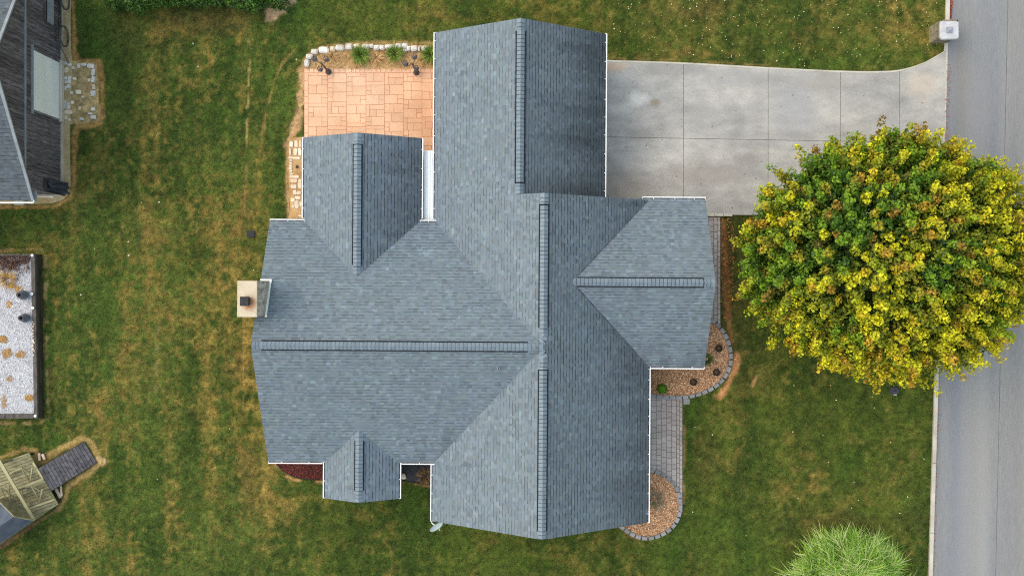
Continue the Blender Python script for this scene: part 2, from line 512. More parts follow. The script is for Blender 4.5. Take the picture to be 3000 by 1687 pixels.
# ------------------------------------------------------------------ lawn colour (what grows where)
C = lambda *a: np.array(A(*a))
DRY = [  # cx, cy, rx, ry, amount   (pixels)
    (725, 1010, 45, 330, .5), (690, 1240, 60, 160, .35), (560, 1010, 110, 260, .18), (372, 1060, 14, 210, .55), (368, 870, 10, 50, .6),
    (800, 1490, 60, 70, .75), (775, 1420, 40, 60, .5), (1020, 1600, 85, 24, .5), (250, 1560, 70, 50, .4), (360, 1630, 28, 45, .5),
    (655, 760, 70, 160, .38), (715, 640, 30, 70, .5), (560, 250, 55, 60, .3), (500, 100, 90, 35, .4), (640, 70, 120, 30, .35), (350, 140, 30, 25, .4),
    (720, 130, 45, 30, .3), (1290, 44, 170, 14, .35), (1480, 40, 60, 20, .35), (1560, 30, 60, 30, .3), (1960, 20, 110, 28, .4), (1830, 100, 90, 40, .25),
    (1960, 165, 240, 12, .5), (2660, 40, 60, 60, .6), (2560, 60, 60, 60, .2), (2720, 100, 30, 50, .4), (2380, 1410, 45, 50, .6), (2310, 1440, 30, 45, .5),
    (2350, 1330, 40, 40, .35), (2640, 1390, 14, 40, .4), (1060, 1510, 35, 20, .4), (1640, 1640, 60, 40, .25), (2000, 1660, 60, 60, .3),
    (520, 1500, 40, 90, .25), (350, 420, 40, 90, .25), (300, 790, 18, 25, .5), (430, 790, 40, 60, .3), (350, 240, 20, 50, .3), (1870, 1690, 60, 30, .3),
    (620, 860, 60, 60, .3), (230, 500, 14, 90, .3), (500, 930, 26, 26, .5), (280, 1030, 22, 60, .35), (265, 1200, 40, 30, .45),
]
BROWN = [(560, 60, 180, 45, .7), (450, 110, 160, 60, .4), (2160, 880, 60, 170, .5), (2140, 740, 50, 130, .65), (2060, 1360, 45, 130, .45), (2480, 1530, 180, 40, .55), (2320, 1580, 40, 60, .4),
         (2050, 20, 140, 40, .55), (2330, 90, 90, 60, .35), (740, 1370, 24, 120, .5), (1320, 1500, 30, 50, .3), (2260, 1090, 60, 90, .35), (1580, 60, 60, 30, .3), (700, 1090, 30, 40, .35)]
GREEN = [(270, 60, 45, 90, .6), (270, 130, 60, 60, .4), (460, 170, 50, 50, .35), (860, 40, 60, 50, .5), (800, 230, 30, 70, .4), (825, 300, 24, 60, .5), (310, 880, 28, 70, .5),
         (310, 1090, 26, 40, .5), (140, 900, 10, 200, .7), (146, 1100, 9, 120, .8), (100, 620, 110, 16, .5), (150, 660, 80, 40, .4), (250, 900, 40, 60, .2), (2460, 180, 120, 24, .5),
         (2280, 170, 100, 20, .4), (2020, 1250, 14, 120, .7), (1960, 1620, 60, 60, .4), (2090, 1560, 80, 70, .5), (2230, 1650, 90, 60, .5), (1500, 1640, 120, 40, .35),
         (1000, 1410, 90, 30, .55), (1210, 1480, 30, 60, .5), (830, 560, 22, 90, .4), (1350, 1600, 60, 40, .4), (2480, 1380, 24, 50, .6), (2560, 1010, 90, 50, .2), (150, 1530, 90, 60, .45), (420, 130, 30, 60, .25),
         (420, 1400, 40, 90, .25), (640, 330, 40, 60, .25), (2560, 30, 30, 30, .3)]
BARE = [  # polyline, half width, colour, amount
    ([(2110, 1160), (2135, 1120), (2152, 1080), (2160, 1040)], 11, C(196, 140, 92), .95), ([(2205, 1130), (2218, 1100)], 6, C(186, 140, 92), .8),
    ([(2118, 650), (2122, 740), (2128, 860), (2134, 940), (2144, 1000)], 9, C(160, 108, 66), .8),
    ([(886, 210), (882, 300), (872, 350), (858, 390), (846, 420)], 11, C(196, 158, 114), .9), ([(846, 0), (826, 24), (800, 38)], 16, C(196, 164, 130), .95),
    ([(846, 420), (842, 480), (842, 560), (846, 640)], 6, C(190, 150, 108), .8),
    ([(208, -60), (216, 60), (218, 150), (226, 178), (290, 186), (298, 230), (300, 340), (290, 366), (226, 372), (218, 400), (216, 540), (205, 580), (160, 606), (0, 606)], 7, C(178, 138, 82), .9),
    ([(0, 734), (122, 730), (133, 760), (136, 1000), (140, 1220), (120, 1238), (0, 1240)], 5, C(164, 140, 92), .85),
    ([(0, 1340), (70, 1316), (100, 1320), (110, 1356), (150, 1330), (240, 1282), (262, 1290), (288, 1340), (292, 1352)], 7, C(172, 142, 90), .75), ([(296, 1350), (290, 1345)], 9, C(222, 190, 146), .95),
    ([(292, 1352), (250, 1390), (200, 1425), (188, 1460), (170, 1490)], 8, C(170, 140, 90), .8), ([(170, 1490), (110, 1530), (0, 1600)], 6, C(140, 106, 76), .9),
    ([(728, 120), (730, 180), (727, 260), (724, 340), (722, 430)], 2.5, C(176, 148, 92), .75), ([(862, 150), (830, 180), (806, 230), (790, 290), (772, 370), (762, 440)], 4, C(156, 128, 74), .6),
    ([(722, 480), (716, 620)], 3, C(150, 124, 76), .5), ([(712, 900), (712, 1230)], 2, C(156, 124, 72), .6), ([(462, 960), (460, 1060), (456, 1180)], 5, C(124, 112, 72), .6),
    ([(888, 205), (892, 180), (905, 160), (935, 142), (980, 132), (1100, 127), (1270, 127)], 6, C(178, 146, 96), .7),
    ([(1785, 172), (2000, 178), (2250, 192)], 3, C(150, 124, 72), .6), ([(798, 1352), (824, 1386), (858, 1404), (945, 1412)], 5, C(186, 140, 92), .9), ([(1180, 1412), (1258, 1424)], 4, C(150, 116, 76), .8),
    ([(1812, 1540), (1850, 1572), (1890, 1580)], 5, C(168, 124, 80), .8), ([(2004, 1160), (2004, 1300), (2004, 1470)], 4, C(160, 126, 82), .7), ([(2000, 1166), (2060, 1152)], 5, C(172, 130, 84), .7),
    ([(185, 570), (120, 575)], 10, C(176, 160, 136), .7), ([(2768, 0), (2760, 130)], 3, C(150, 124, 76), .5), ([(2728, 1600), (2722, 1687)], 4, C(170, 116, 70), .7),
]


def lawn(x, y):
    px = x * FPX / H + 1500.0
    py = 843.5 - y * FPX / H
    big = fbm(x, y, 5.0, 5.0, 11)
    mid = fbm(x, y, 1.3, 1.7, 23)
    strk = fbm(x, y, .75, 7.0, 37, 3)
    fin = fbm(x, y, .28, .28, 51, 3)
    left = 1 - sstep(760, 1000, px)
    top = (1 - sstep(120, 220, py)) * sstep(900, 1300, px)
    rid = 1 - 2 * np.abs(fbm(x + 31, y, .42, .5, 63, 3) - .5)          # straw filigree
    rid2 = 1 - 2 * np.abs(fbm(x - 11, y, .17, .22, 67, 2) - .5)
    base = .06 * left + .08 * top - .04
    dry = base + (big - .5) * .25 + (mid - .5) * .65 + (strk - .5) * (1.0 * left + .3)
    dry = dry + (sstep(.72, .98, rid) * .28 + sstep(.6, .95, rid2) * .26 - .17) * (.6 + .6 * left) + (fin - .5) * .9
    warp = (mid - .5) * 60
    warp2 = (fbm(x, y, 1.1, 1.1, 77) - .5) * 60
    qx, qy = px + warp, py + warp2

    def blobs(lst):
        t = np.zeros_like(px)
        for cx, cy, rx, ry, a in lst:
            d = ((qx - cx) / rx) ** 2 + ((qy - cy) / ry) ** 2
            t = np.maximum(t, a * np.exp(-d * .9))
        return t
    dry = dry + blobs(DRY) * (.62 + .5 * (fin - .5) * 2 + .3 * (rid - .5)) - blobs(GREEN) * .9
    dry = np.clip(dry, 0, 1)[:, None]
    g1, g2 = C(58, 80, 26), C(86, 102, 40)
    gr = (1 - left)[:, None]
    g1 = g1 * (1 - gr) + C(54, 76, 22) * gr
    g2 = g2 * (1 - gr) + C(84, 98, 34) * gr
    m = np.clip(sstep(.3, .7, fbm(x, y, 1.2, 2.6, 91)) * .7 + (fbm(x, y, .3, .3, 97, 2) - .35) * .8, 0, 1)[:, None]
    green = g1 * (1 - m) + g2 * m
    green = green * (1 - .0 * gr) + 0
    gb = blobs(GREEN)[:, None]
    green = green * (1 - gb * .5) + C(66, 100, 30) * gb * .5
    tan = C(146, 124, 62) * (1 - m) + C(128, 108, 54) * m
    col = green * (1 - dry) + tan * dry
    br = np.clip(blobs(BROWN) + (fbm(x, y, 1.9, 1.9, 131) - .62) * .7, 0, .85)[:, None]
    col = col * (1 - br) + C(88, 76, 42) * br
    bare = np.zeros_like(px)
    for pts, hw, cc, am in BARE:
        x0 = min(p[0] for p in pts) - hw * 5; x1 = max(p[0] for p in pts) + hw * 5
        y0 = min(p[1] for p in pts) - hw * 5; y1 = max(p[1] for p in pts) + hw * 5
        sel = (px > x0) & (px < x1) & (py > y0) & (py < y1)
        if not sel.any(): continue
        jit = (mid[sel] - .5) * hw * 1.6 + (fin[sel] - .5) * hw * 2.0
        d = dpoly(px[sel], py[sel], pts) + jit
        w = am * (1 - sstep(hw * .55, hw * 1.6, d))
        if hw <= 5: w = w * sstep(.36, .56, fbm(x[sel], y[sel], .35, .35, 211, 2) * .7 + mid[sel] * .3)
        w = w[:, None]
        col[sel] = col[sel] * (1 - w) + cc * w
        bare[sel] = np.maximum(bare[sel], w[:, 0])
    pad = inpoly(px, py, PAD_POLY)
    if pad.any():
        w = np.full(pad.sum(), .96)[:, None]
        col[pad] = col[pad] * (1 - w) + (C(206, 166, 108) * sstep(.35, .65, mid[pad])[:, None] + C(192, 166, 120) * (1 - sstep(.35, .65, mid[pad]))[:, None]) * w
        bare[pad] = .9
    cl = fbm(x, y, .13, .13, 171, 2)
    shade = ((.74 + .56 * fin) * (.5 + 1.0 * cl) * (.96 + .36 * (strk - .5)) * 1.11)[:, None]
    return np.clip(col * shade, 0.004, .8), bare


def grid_lines(a, b, step, far):
    core = np.arange(a, b + step, step)
    ext = np.array([1.5, 4, 10, 25, 60, 150])
    ext = ext[ext < far]
    return np.concatenate([(a - ext)[::-1], core, core[-1] + ext])


gx = grid_lines(-22.6, 22.6, .07, 400)
gy = grid_lines(-13.2, 13.2, .07, 400)
GX, GY = np.meshgrid(gx, gy)
fx, fy = GX.ravel(), GY.ravel()
lc, lb = lawn(fx, fy)
nx, ny = len(gx), len(gy)
gz = (fbm(fx, fy, 1.6, 1.6, 5) - .5) * .03 - .02
idx = np.arange(nx * ny).reshape(ny, nx)
quads = np.stack([idx[:-1, :-1], idx[:-1, 1:], idx[1:, 1:], idx[1:, :-1]], -1).reshape(-1, 4)
lawn_o = np_mesh('ground', np.stack([fx, fy, gz], 1), quads, M['soil'], col=lc * .82, smooth=True)
tag(lawn_o, 'patchy green and straw coloured mown lawn', kind='structure')

# grass blades: real blades over the ground sheet, uncountable
NB = 720000
bx_ = rng.uniform(-22.4, 22.4, NB)
by_ = rng.uniform(-13.0, 13.0, NB)
ppx = bx_ * FPX / H + 1500.0
ppy = 843.5 - by_ * FPX / H
ok = np.ones(NB, dtype=bool)
for pl in NOGRASS:
    ok &= ~inpoly(ppx, ppy, pl)
bx_, by_ = bx_[ok], by_[ok]
bc, bb = lawn(bx_, by_)
ok = rng.uniform(0, 1, len(bx_)) > bb * .85
bx_, by_, bc = bx_[ok], by_[ok], bc[ok]
n = len(bx_)
az = rng.uniform(0, 2 * math.pi, n)
ln = rng.uniform(.04, .10, n)
lean = rng.uniform(.35, .95, n)
wd = rng.uniform(.012, .026, n)
hz = ln * np.sqrt(1 - lean ** 2) + .004
dx, dy = np.cos(az), np.sin(az)
z0 = (fbm(bx_, by_, 1.6, 1.6, 5) - .5) * .03 - .025
V = np.empty((n, 3, 3), dtype=np.float32)
V[:, 0] = np.stack([bx_ - dy * wd / 2, by_ + dx * wd / 2, z0], 1)
V[:, 1] = np.stack([bx_ + dy * wd / 2, by_ - dx * wd / 2, z0], 1)
V[:, 2] = np.stack([bx_ + dx * ln * lean, by_ + dy * ln * lean, z0 + hz], 1)
br = (rng.uniform(.62, 1.45, n) * (.5 + 1.0 * vnoise(bx_, by_, .075, .075, 801)))[:, None]
bc = bc * br
stw = (rng.uniform(0, 1, n) < .13)[:, None]
bc = np.where(stw, bc * .5 + C(176, 160, 104) * .5, bc)
cc = np.repeat(np.clip(bc, .004, .8), 3, axis=0)
grass_o = np_mesh('grass', V.reshape(-1, 3), np.arange(3 * n).reshape(-1, 3), M['blade'], col=cc)
tag(grass_o, 'short mown grass blades growing over the whole lawn', 'grass', kind='stuff')


# ------------------------------------------------------------------ flat sheets
def ring(px_poly, z):
    return [W(x, y, 0)[:2] for x, y in px_poly]


def sheet(name, poly_px, z, material, kind='structure', label=None, thick=.06, parent=None, cat=None):
    """flat plate of a (possibly concave) outline, top at z"""
    import bmesh
    pts = ring(poly_px, z)
    bm = bmesh.new()
    top = [bm.verts.new((x, y, z)) for x, y in pts]
    bot = [bm.verts.new((x, y, z - thick)) for x, y in pts]
    f = bm.faces.new(top)
    for i in range(len(pts)):
        j = (i + 1) % len(pts)
        bm.faces.new((top[i], bot[i], bot[j], top[j]))
    bmesh.ops.triangulate(bm, faces=[f])
    bmesh.ops.recalc_face_normals(bm, faces=bm.faces[:])
    me = bpy.data.meshes.new(name)
    if parent is not None:
        bmesh.ops.translate(bm, verts=bm.verts[:], vec=-Vector(parent.location))
    bm.to_mesh(me)
    bm.free()
    me.materials.append(material)
    o = link(bpy.data.objects.new(name, me), parent)
    return tag(o, label, cat, kind=kind if parent is None else None)


# road: near lane, crown seam, far lane
SEAM = lambda y: 2952 - 36 * y / 1687.0
road = sheet('road', [(kerb_x(-900) + 10, -900), (SEAM(-900), -900), (SEAM(2600), 2600), (kerb_x(2600) + 10, 2600)], .012, M['asphalt'], label='worn grey asphalt road along the right edge')
sheet('road_lane', [(SEAM(-900) + 1.2, -900), (3600, -900), (3600, 2600), (SEAM(2600) + 1.2, 2600)], .014, M['asphalt2'], parent=road)
sheet('road_seam', [(SEAM(-900) - 2, -900), (SEAM(-900) + 3, -900), (SEAM(2600) + 3, 2600), (SEAM(2600) - 2, 2600)], .008, M['joint'], parent=road)

# kerb: upper piece, lower piece, dropped across the driveway mouth
kerb = empty('kerb', W(2745, 1400, 0), 'pale concrete kerb between lawn and road', kind='structure')
y = -900.0
while y < 2600:
    y2 = y + 205
    for a, b in ((y, y2),):
        if b < 146 or a > 690 or True:
            aa, bb_ = a, b
            zt = .10
            if 147 < (a + b) / 2 < 690: zt = .03
            mb = MB()
            q = [W(kerb_x(aa), aa)[:2], W(kerb_x(aa) + 11, aa)[:2], W(kerb_x(bb_) + 11, bb_ - 1.0)[:2], W(kerb_x(bb_), bb_ - 1.0)[:2]]
            mb.slab(q, -.05, zt, .02)
            mb.build('kerb_stone', M['kerb'], kerb)
    y = y2 if not (y < 147 < y2) else y2

# driveway: slabs between saw joints over a dirt bed
drive = empty('driveway', W(2100, 400, 0), 'pale concrete driveway of large slabs', kind='structure')
sheet('joint_bed', DRIVE_POLY, .016, M['joint'], parent=drive)


def clip_half(poly, a, b, c):
    """keep a*x+b*y+c >= 0"""
    out = []
    n_ = len(poly)
    for i in range(n_):
        p, q = poly[i], poly[(i + 1) % n_]
        dp, dq = a * p[0] + b * p[1] + c, a * q[0] + b * q[1] + c
        if dp >= 0: out.append(p)
        if (dp >= 0) != (dq >= 0):
            t = dp / (dp - dq)
            out.append((p[0] + (q[0] - p[0]) * t, p[1] + (q[1] - p[1]) * t))
    return out


def clip_rect(poly, x0, y0, x1, y1):
    for a, b, c in ((1, 0, -x0), (-1, 0, x1), (0, 1, -y0), (0, -1, y1)):
        poly = clip_half(poly, a, b, c)
        if not poly: return poly
    return poly


XS = [1700, 2002, 2250, 2462, 2635, 2775]
JY = lambda x: 402 + (x - 1780) * .0185
for i in range(5):
    for top in (True, False):
        a, b = XS[i] + .6, XS[i + 1] - .6
        pl = clip_rect(DRIVE_POLY, a, -100, b, 2000)
        s_ = .0185
        if top: pl = clip_half(pl, s_, -1, 402 - 1780 * s_ - .6)
        else: pl = clip_half(pl, -s_, 1, -(402 - 1780 * s_) - .6)
        if len(pl) < 3: continue
        sheet('concrete_slab', pl, .032 + random.uniform(-.001, .001), M['concrete'], parent=drive, thick=.03)
# paler finished edge along the lawn
mb = MB()
tp = [p for p in DRIVE_TOP if p[0] > 1700]
for (x1, y1), (x2, y2) in zip(tp[:-1], tp[1:]):
    mb.slab([W(x1, y1)[:2], W(x2, y2)[:2], W(x2 + (0 if x2 < 2600 else -2), y2 + 5)[:2], W(x1 + (0 if x1 < 2600 else -2), y1 + 5)[:2]], 0, .038, .004)
mb.build('edge_strip', M['kerb'], drive)

# ------------------------------------------------------------------ the house
HOUSE = empty('house', (0, 0, 0), 'large house under grey shingled gable roofs with white gutters', 'house', rz=R(-.4))
ROOF = bpy.data.objects.new('roof', None)
ROOF.empty_display_size = .2
link(ROOF, HOUSE)
ZR = 5.742
INS = .10           # the shingles end this far inside the gutter's outer lip


class Wing:
    def __init__(s, axis, c, hw, e0, e1, ze, p):
        s.axis, s.c, s.hw, s.e0, s.e1, s.ze, s.p = axis, c, hw - INS, e0, e1, ze, p
        s.zr = ze + p * s.hw

    def z(s, x, y):
        u, t = (x, y) if s.axis == 'y' else (y, x)
        inside = (abs(u - s.c) <= s.hw) & (t >= s.e0) & (t <= s.e1)
        return np.where(inside, s.zr - s.p * abs(u - s.c), -9.0)


WG = dict(
    A=Wing('y', 1.1635, 4.326, -9.203, 3.488, 2.70, .72),
    D=Wing('y', .262, 3.424, 3.10, 10.04, 2.70, .72),
    B=Wing('x', -2.16, 4.811, -9.555, 1.1635, 2.75, (ZR - 2.75) / 4.711),
    C=Wing('y', -5.924, 2.386, -.05, 5.873, 2.72, .62),
    G=Wing('y', -5.859, 1.540, -8.323, -5.2, 2.72, .62),
    F=Wing('x', .2425, 3.390, 1.9, 7.608, 2.70, .69),
)
TABS_V, TABS_C, TABS_KEY = [], [], []
shing_base = C(111, 122, 134)


def stain_shade(wk, side, x, y, d):
    """algae and run-off stains, own blotchy shape; east slopes also carry painted shade; x,y plan, d distance above the eave"""
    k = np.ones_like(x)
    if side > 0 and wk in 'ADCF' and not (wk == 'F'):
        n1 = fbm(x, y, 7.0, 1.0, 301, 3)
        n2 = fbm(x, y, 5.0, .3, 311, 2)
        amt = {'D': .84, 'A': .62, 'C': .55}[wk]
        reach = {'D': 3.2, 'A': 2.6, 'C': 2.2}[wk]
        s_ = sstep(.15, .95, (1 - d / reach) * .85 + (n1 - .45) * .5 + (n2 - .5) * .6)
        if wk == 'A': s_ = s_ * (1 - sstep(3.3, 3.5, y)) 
        k = 1 - amt * (.22 + .52 * s_)  # fixed part paints the east slope's shade, the rest is blotchy stain
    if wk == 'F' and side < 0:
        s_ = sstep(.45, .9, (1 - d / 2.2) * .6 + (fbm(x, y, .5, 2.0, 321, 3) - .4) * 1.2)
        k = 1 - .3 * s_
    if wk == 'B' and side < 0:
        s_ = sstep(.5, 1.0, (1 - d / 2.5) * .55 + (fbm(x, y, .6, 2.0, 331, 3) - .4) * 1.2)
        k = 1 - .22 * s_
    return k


def roof_face(wk, side, key, base, wings, store, exposure=.143, tone=.08, stain_shade_f=None, end0=None, end1=None, skip=True):
    """side +1: the slope toward +u, -1: toward -u. Collects one wedge per shingle tab"""
    w = wings[wk]
    e0 = w.e0 if end0 is None else end0
    e1 = w.e1 if end1 is None else end1
    ex = exposure * math.cos(math.atan(w.p))
    rows = int(math.ceil(w.hw / ex))
    for j in range(rows):
        d0 = j * ex - .012
        d1 = min((j + 1) * ex + .01, w.hw)
        widths = []
        t = e0 - random.uniform(0, .25)
        ed = [e0]
        while True:
            t += random.choice((.10, .12, .15, .18, .22)) * random.uniform(.9, 1.1)
            if t >= e1 - .03: break
            if t > e0 + .03: ed.append(t)
        ed.append(e1)
        ed = np.array(ed)
        a, b = ed[:-1], ed[1:]
        m_ = len(a)
        alt = np.arange(m_) % 2 == 0
        alt ^= rng.uniform(0, 1, m_) < .3
        th = np.where(alt, .0096, .0075) + rng.uniform(.0002, .001, m_)
        dd0 = d0 + rng.uniform(-.0012, .0012, m_)
        zlo = w.ze + w.p * dd0 + th
        zhi = np.full(m_, w.ze + w.p * d1 + .003)
        east = w.axis == 'y' and side > 0          # slope away from the sun; its tab shade lines are painted wider and darker
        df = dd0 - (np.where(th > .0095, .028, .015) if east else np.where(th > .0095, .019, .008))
        zf = w.ze + w.p * df + .0045
        u0 = w.c + side * (w.hw - dd0)
        u1 = np.full(m_, w.c + side * (w.hw - d1))
        uf = w.c + side * (w.hw - df)
        mk = (lambda u, t_, z_: np.stack([u, t_, z_], 1)) if w.axis == 'y' else (lambda u, t_, z_: np.stack([t_, u, z_], 1))
        g = -.0004
        P8 = np.stack([mk(u0, a + g, zlo), mk(u0, b - g, zlo), mk(u1, b - g, zhi), mk(u1, a + g, zhi),
                       mk(u1, a + g, zhi - .012), mk(u1, b - g, zhi - .012), mk(u0, a + g, zf), mk(u0, b - g, zf),
                       mk(u0, a + g, zlo), mk(u0, b - g, zlo), mk(uf, a + g, zf), mk(uf, b - g, zf)], 1)
        cx, cy = P8[:, :4, 0].mean(1), P8[:, :4, 1].mean(1)
        if skip:
            vis = np.zeros(m_, dtype=bool)
            for q in range(4):
                oz = np.full(m_, -9.0)
                for k2, w2 in wings.items():
                    if k2 != wk: oz = np.maximum(oz, w2.z(P8[:, q, 0], P8[:, q, 1]))
                vis |= P8[:, q, 2] > oz - .02
        else:
            vis = np.ones(m_, dtype=bool)
        tv = rng.normal(1, tone, m_)
        tv = np.clip(tv, .72, 1.36)
        hue = rng.uniform(-1, 1, m_)
        col = base[None, :] * tv[:, None]
        col[:, 0] *= 1 + .03 * hue
        col[:, 2] *= 1 - .035 * hue
        gh = rng.uniform(0, 1, m_) < .12
        col[rng.uniform(0, 1, m_) < .06] *= 1.16
        col[gh] *= np.array([1.0, 1.07, .98])
        if stain_shade_f is not None: col *= stain_shade_f(wk, side, cx, cy, np.full(m_, max(d0, 0.0)))[:, None]
        col8 = np.repeat(col[:, None, :], 12, 1)
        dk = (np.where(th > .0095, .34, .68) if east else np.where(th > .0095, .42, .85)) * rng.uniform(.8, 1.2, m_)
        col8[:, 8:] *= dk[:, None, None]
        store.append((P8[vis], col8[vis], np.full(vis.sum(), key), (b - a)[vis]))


TAB_F = np.array([(0, 1, 2, 3), (10, 11, 9, 8), (0, 3, 4, 6), (1, 7, 5, 2)])
TAB_FM = TAB_F[:, ::-1]


def emit_tabs(store, mate, parent, n_single, pick, single_name='shingle', mass_name='shingle_field', flip=None):
    P8 = np.concatenate([s_[0] for s_ in store]); c8 = np.concatenate([s_[1] for s_ in store]); wd_ = np.concatenate([s_[3] for s_ in store])
    sc_ = pick(P8, wd_)
    order = np.argsort(-sc_)
    order = order[:n_single][sc_[order[:n_single]] > -1e8]
    single = np.zeros(len(P8), dtype=bool)
    single[order] = True
    V_ = P8[~single]; k = len(V_)
    F_ = (np.arange(k)[:, None, None] * 12 + TAB_F[None]).reshape(-1, 4)
    fo = np_mesh(mass_name, V_.reshape(-1, 3), F_, mate, parent, col=c8[~single].reshape(-1, 3), origin=(0, 0, 0) if parent is not None else None)
    fo['kind'] = 'stuff'
    for i in order:
        p = P8[i]
        org = p[:4].mean(0)
        o = np_mesh(single_name, p, TAB_F, mate, parent, col=c8[i], origin=tuple(float(v) for v in org))
    return fo


store = []
roof_face('A', 1, 'A', shing_base, WG, store, stain_shade_f=stain_shade)
roof_face('A', -1, 'A', shing_base, WG, store, stain_shade_f=stain_shade)
roof_face('D', 1, 'D', shing_base, WG, store, stain_shade_f=stain_shade)
roof_face('D', -1, 'D', shing_base, WG, store, stain_shade_f=stain_shade, end0=3.488)
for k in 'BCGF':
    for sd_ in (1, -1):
        roof_face(k, sd_, k, shing_base, WG, store, stain_shade_f=stain_shade)
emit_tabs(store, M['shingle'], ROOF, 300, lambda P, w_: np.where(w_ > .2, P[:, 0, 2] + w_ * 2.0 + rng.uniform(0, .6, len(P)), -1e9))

# deck boards under the shingles, fascia
mb = MB()
for k, w in WG.items():
    e0, e1 = w.e0, w.e1
    for sd_ in (1, -1):
        if k == 'D' and sd_ == -1: e0 = 3.488
        else: e0 = w.e0
        pts = []
        for u, z in ((w.c + sd_ * (w.hw - .02), w.ze - .014 + w.p * .02), (w.c, w.zr - .014), (w.c, w.zr - .16), (w.c + sd_ * (w.hw - .02), w.ze - .17)):
            for t in (e0 + .01, e1 - .01):
                pts.append((u, t, z) if w.axis == 'y' else (t, u, z))
        mb.add(pts, [(0, 1, 3, 2), (2, 3, 5, 4), (4, 5, 7, 6), (6, 7, 1, 0), (0, 2, 4, 6), (1, 7, 5, 3)])
mb.build('roof_deck', M['deck'], ROOF)


# ridges: raised vent with cap shingles, plain caps at the ends
def cap_mesh(p, wdt=.145, ex=.15):
    d = wdt
    th = .012
    V_ = [(-d, 0, -p * d + th), (0, 0, th + .004), (d, 0, -p * d + th), (-d, ex, -p * d), (0, ex, .004), (d, ex, -p * d),
          (-d, 0, -p * d + th), (0, 0, th + .004), (d, 0, -p * d + th), (-d, -.02, -p * d + .002), (0, -.02, .006), (d, -.02, -p * d + .002),
          (-d, ex, -p * d - .03), (d, ex, -p * d - .03), (-d, 0, -p * d - .03), (d, 0, -p * d - .03)]
    F_ = [(0, 1, 4, 3), (1, 2, 5, 4), (9, 10, 7, 6), (10, 11, 8, 7), (0, 3, 12, 14), (2, 15, 13, 5)]
    me = bpy.data.meshes.new('ridge_cap')
    me.from_pydata(V_, [], F_)
    at = me.color_attributes.new('Col', 'FLOAT_COLOR', 'POINT')
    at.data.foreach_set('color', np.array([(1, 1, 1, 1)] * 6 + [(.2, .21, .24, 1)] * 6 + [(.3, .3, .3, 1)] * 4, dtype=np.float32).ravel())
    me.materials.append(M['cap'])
    return me


CAPS = {}


def ridge(wk, t0, t1, v0, v1):
    """caps from t0 to t1 along the ridge; the vent between v0 and v1"""
    w = WG[wk]
    p = w.p
    me = CAPS.setdefault(wk, cap_mesh(p))
    rot = 0.0 if w.axis == 'y' else -math.pi / 2
    n_ = int((t1 - t0) / .146)
    ex = (t1 - t0) / n_
    for i in range(n_):
        t = t0 + i * ex
        on = v0 <= t + ex / 2 <= v1
        o = bpy.data.objects.new('ridge_cap', me)
        zz = w.zr + (.050 if on else .014)
        jx = random.uniform(-.004, .004)
        o.location = (w.c + jx, t, zz) if w.axis == 'y' else (t, w.c + jx, zz)
        o.rotation_euler = (0, 0, rot)
        link(o, ROOF)
    mbv = MB()
    d = .158
    pr = [(-d, -p * d + .008), (-d, -p * d + .038), (0, .042), (d, -p * d + .038), (d, -p * d + .008), (0, .0)]
    vs = []
    for t in (v0, v1):
        for u, z in pr:
            vs.append((w.c + u, t, w.zr + z) if w.axis == 'y' else (t, w.c + u, w.zr + z))
    mbv.add(vs, [(i, (i + 1) % 6, 6 + (i + 1) % 6, 6 + i) for i in range(6)] + [tuple(range(6)), tuple(reversed(range(6, 12)))])
    # vent edges as dark ledges, painting in the shadow gap beside the caps
    for sgn in (-1, 1):
        a_ = (w.c + sgn * .170, v0, w.zr - p * .170 + .028); b_ = (w.c + sgn * .170, v1, w.zr - p * .170 + .028)
        if w.axis == 'x': a_, b_ = (a_[1], a_[0], a_[2]), (b_[1], b_[0], b_[2])
        mbv.bar(a_, b_, .046, .024)
    mbv.build('ridge_vent', M['vent'], ROOF)


def yz(py, z):  # pixel row -> house-frame Y
    return (843.5 - py) * (H - z) / FPX


def xz(px, z):
    return (px - 1500) * (H - z) / FPX


zD, zC_, zG, zF = WG['D'].zr, WG['C'].zr, WG['G'].zr, WG['F'].zr
ridge('D', 3.5, 10.02, yz(537, zD), yz(90, zD))
ridge('A', -9.18, yz(1050, ZR), yz(1556, ZR), yz(1082, ZR))
ridge('A', yz(985, ZR), 3.47, yz(959, ZR), yz(597, ZR))
ridge('B', -9.53, xz(1570, ZR), xz(765, ZR), xz(1547, ZR))
ridge('C', yz(806, zC_), 5.85, yz(779, zC_), yz(425, zC_))
ridge('G', -8.30, yz(1272, zG), yz(1440, zG), yz(1295, zG))
ridge('F', xz(1666, zF), 7.585, xz(1690, zF), xz(2063, zF))
# fan of caps where the long ridges meet
for i, an in enumerate((-70, -35, 0, 35, 70)):
    o = bpy.data.objects.new('ridge_cap', CAPS['A'])
    o.location = (WG['A'].c - .18 * math.cos(R(an)) + .03, WG['B'].c + .3 * math.sin(R(an)), ZR + .022 - abs(an) * .0002)
    o.rotation_euler = (0, 0, R(-90 + an))
    o.scale = (1, .9, .35)
    link(o, ROOF)


# dark valley flashing where the east gable meets the main slope
for sg in (1, -1):
    vp = []
    for dy_ in (.25, 3.22):
        yv = WG['F'].c + sg * dy_
        zv = WG['F'].zr - WG['F'].p * dy_
        vp.append((WG['A'].c + (WG['A'].zr - zv) / WG['A'].p, yv, zv + .014))
    MB().bar(vp[0], vp[1], .055, .012).build('valley_flashing', M['valley'], ROOF)

# gutters
hang_me = None


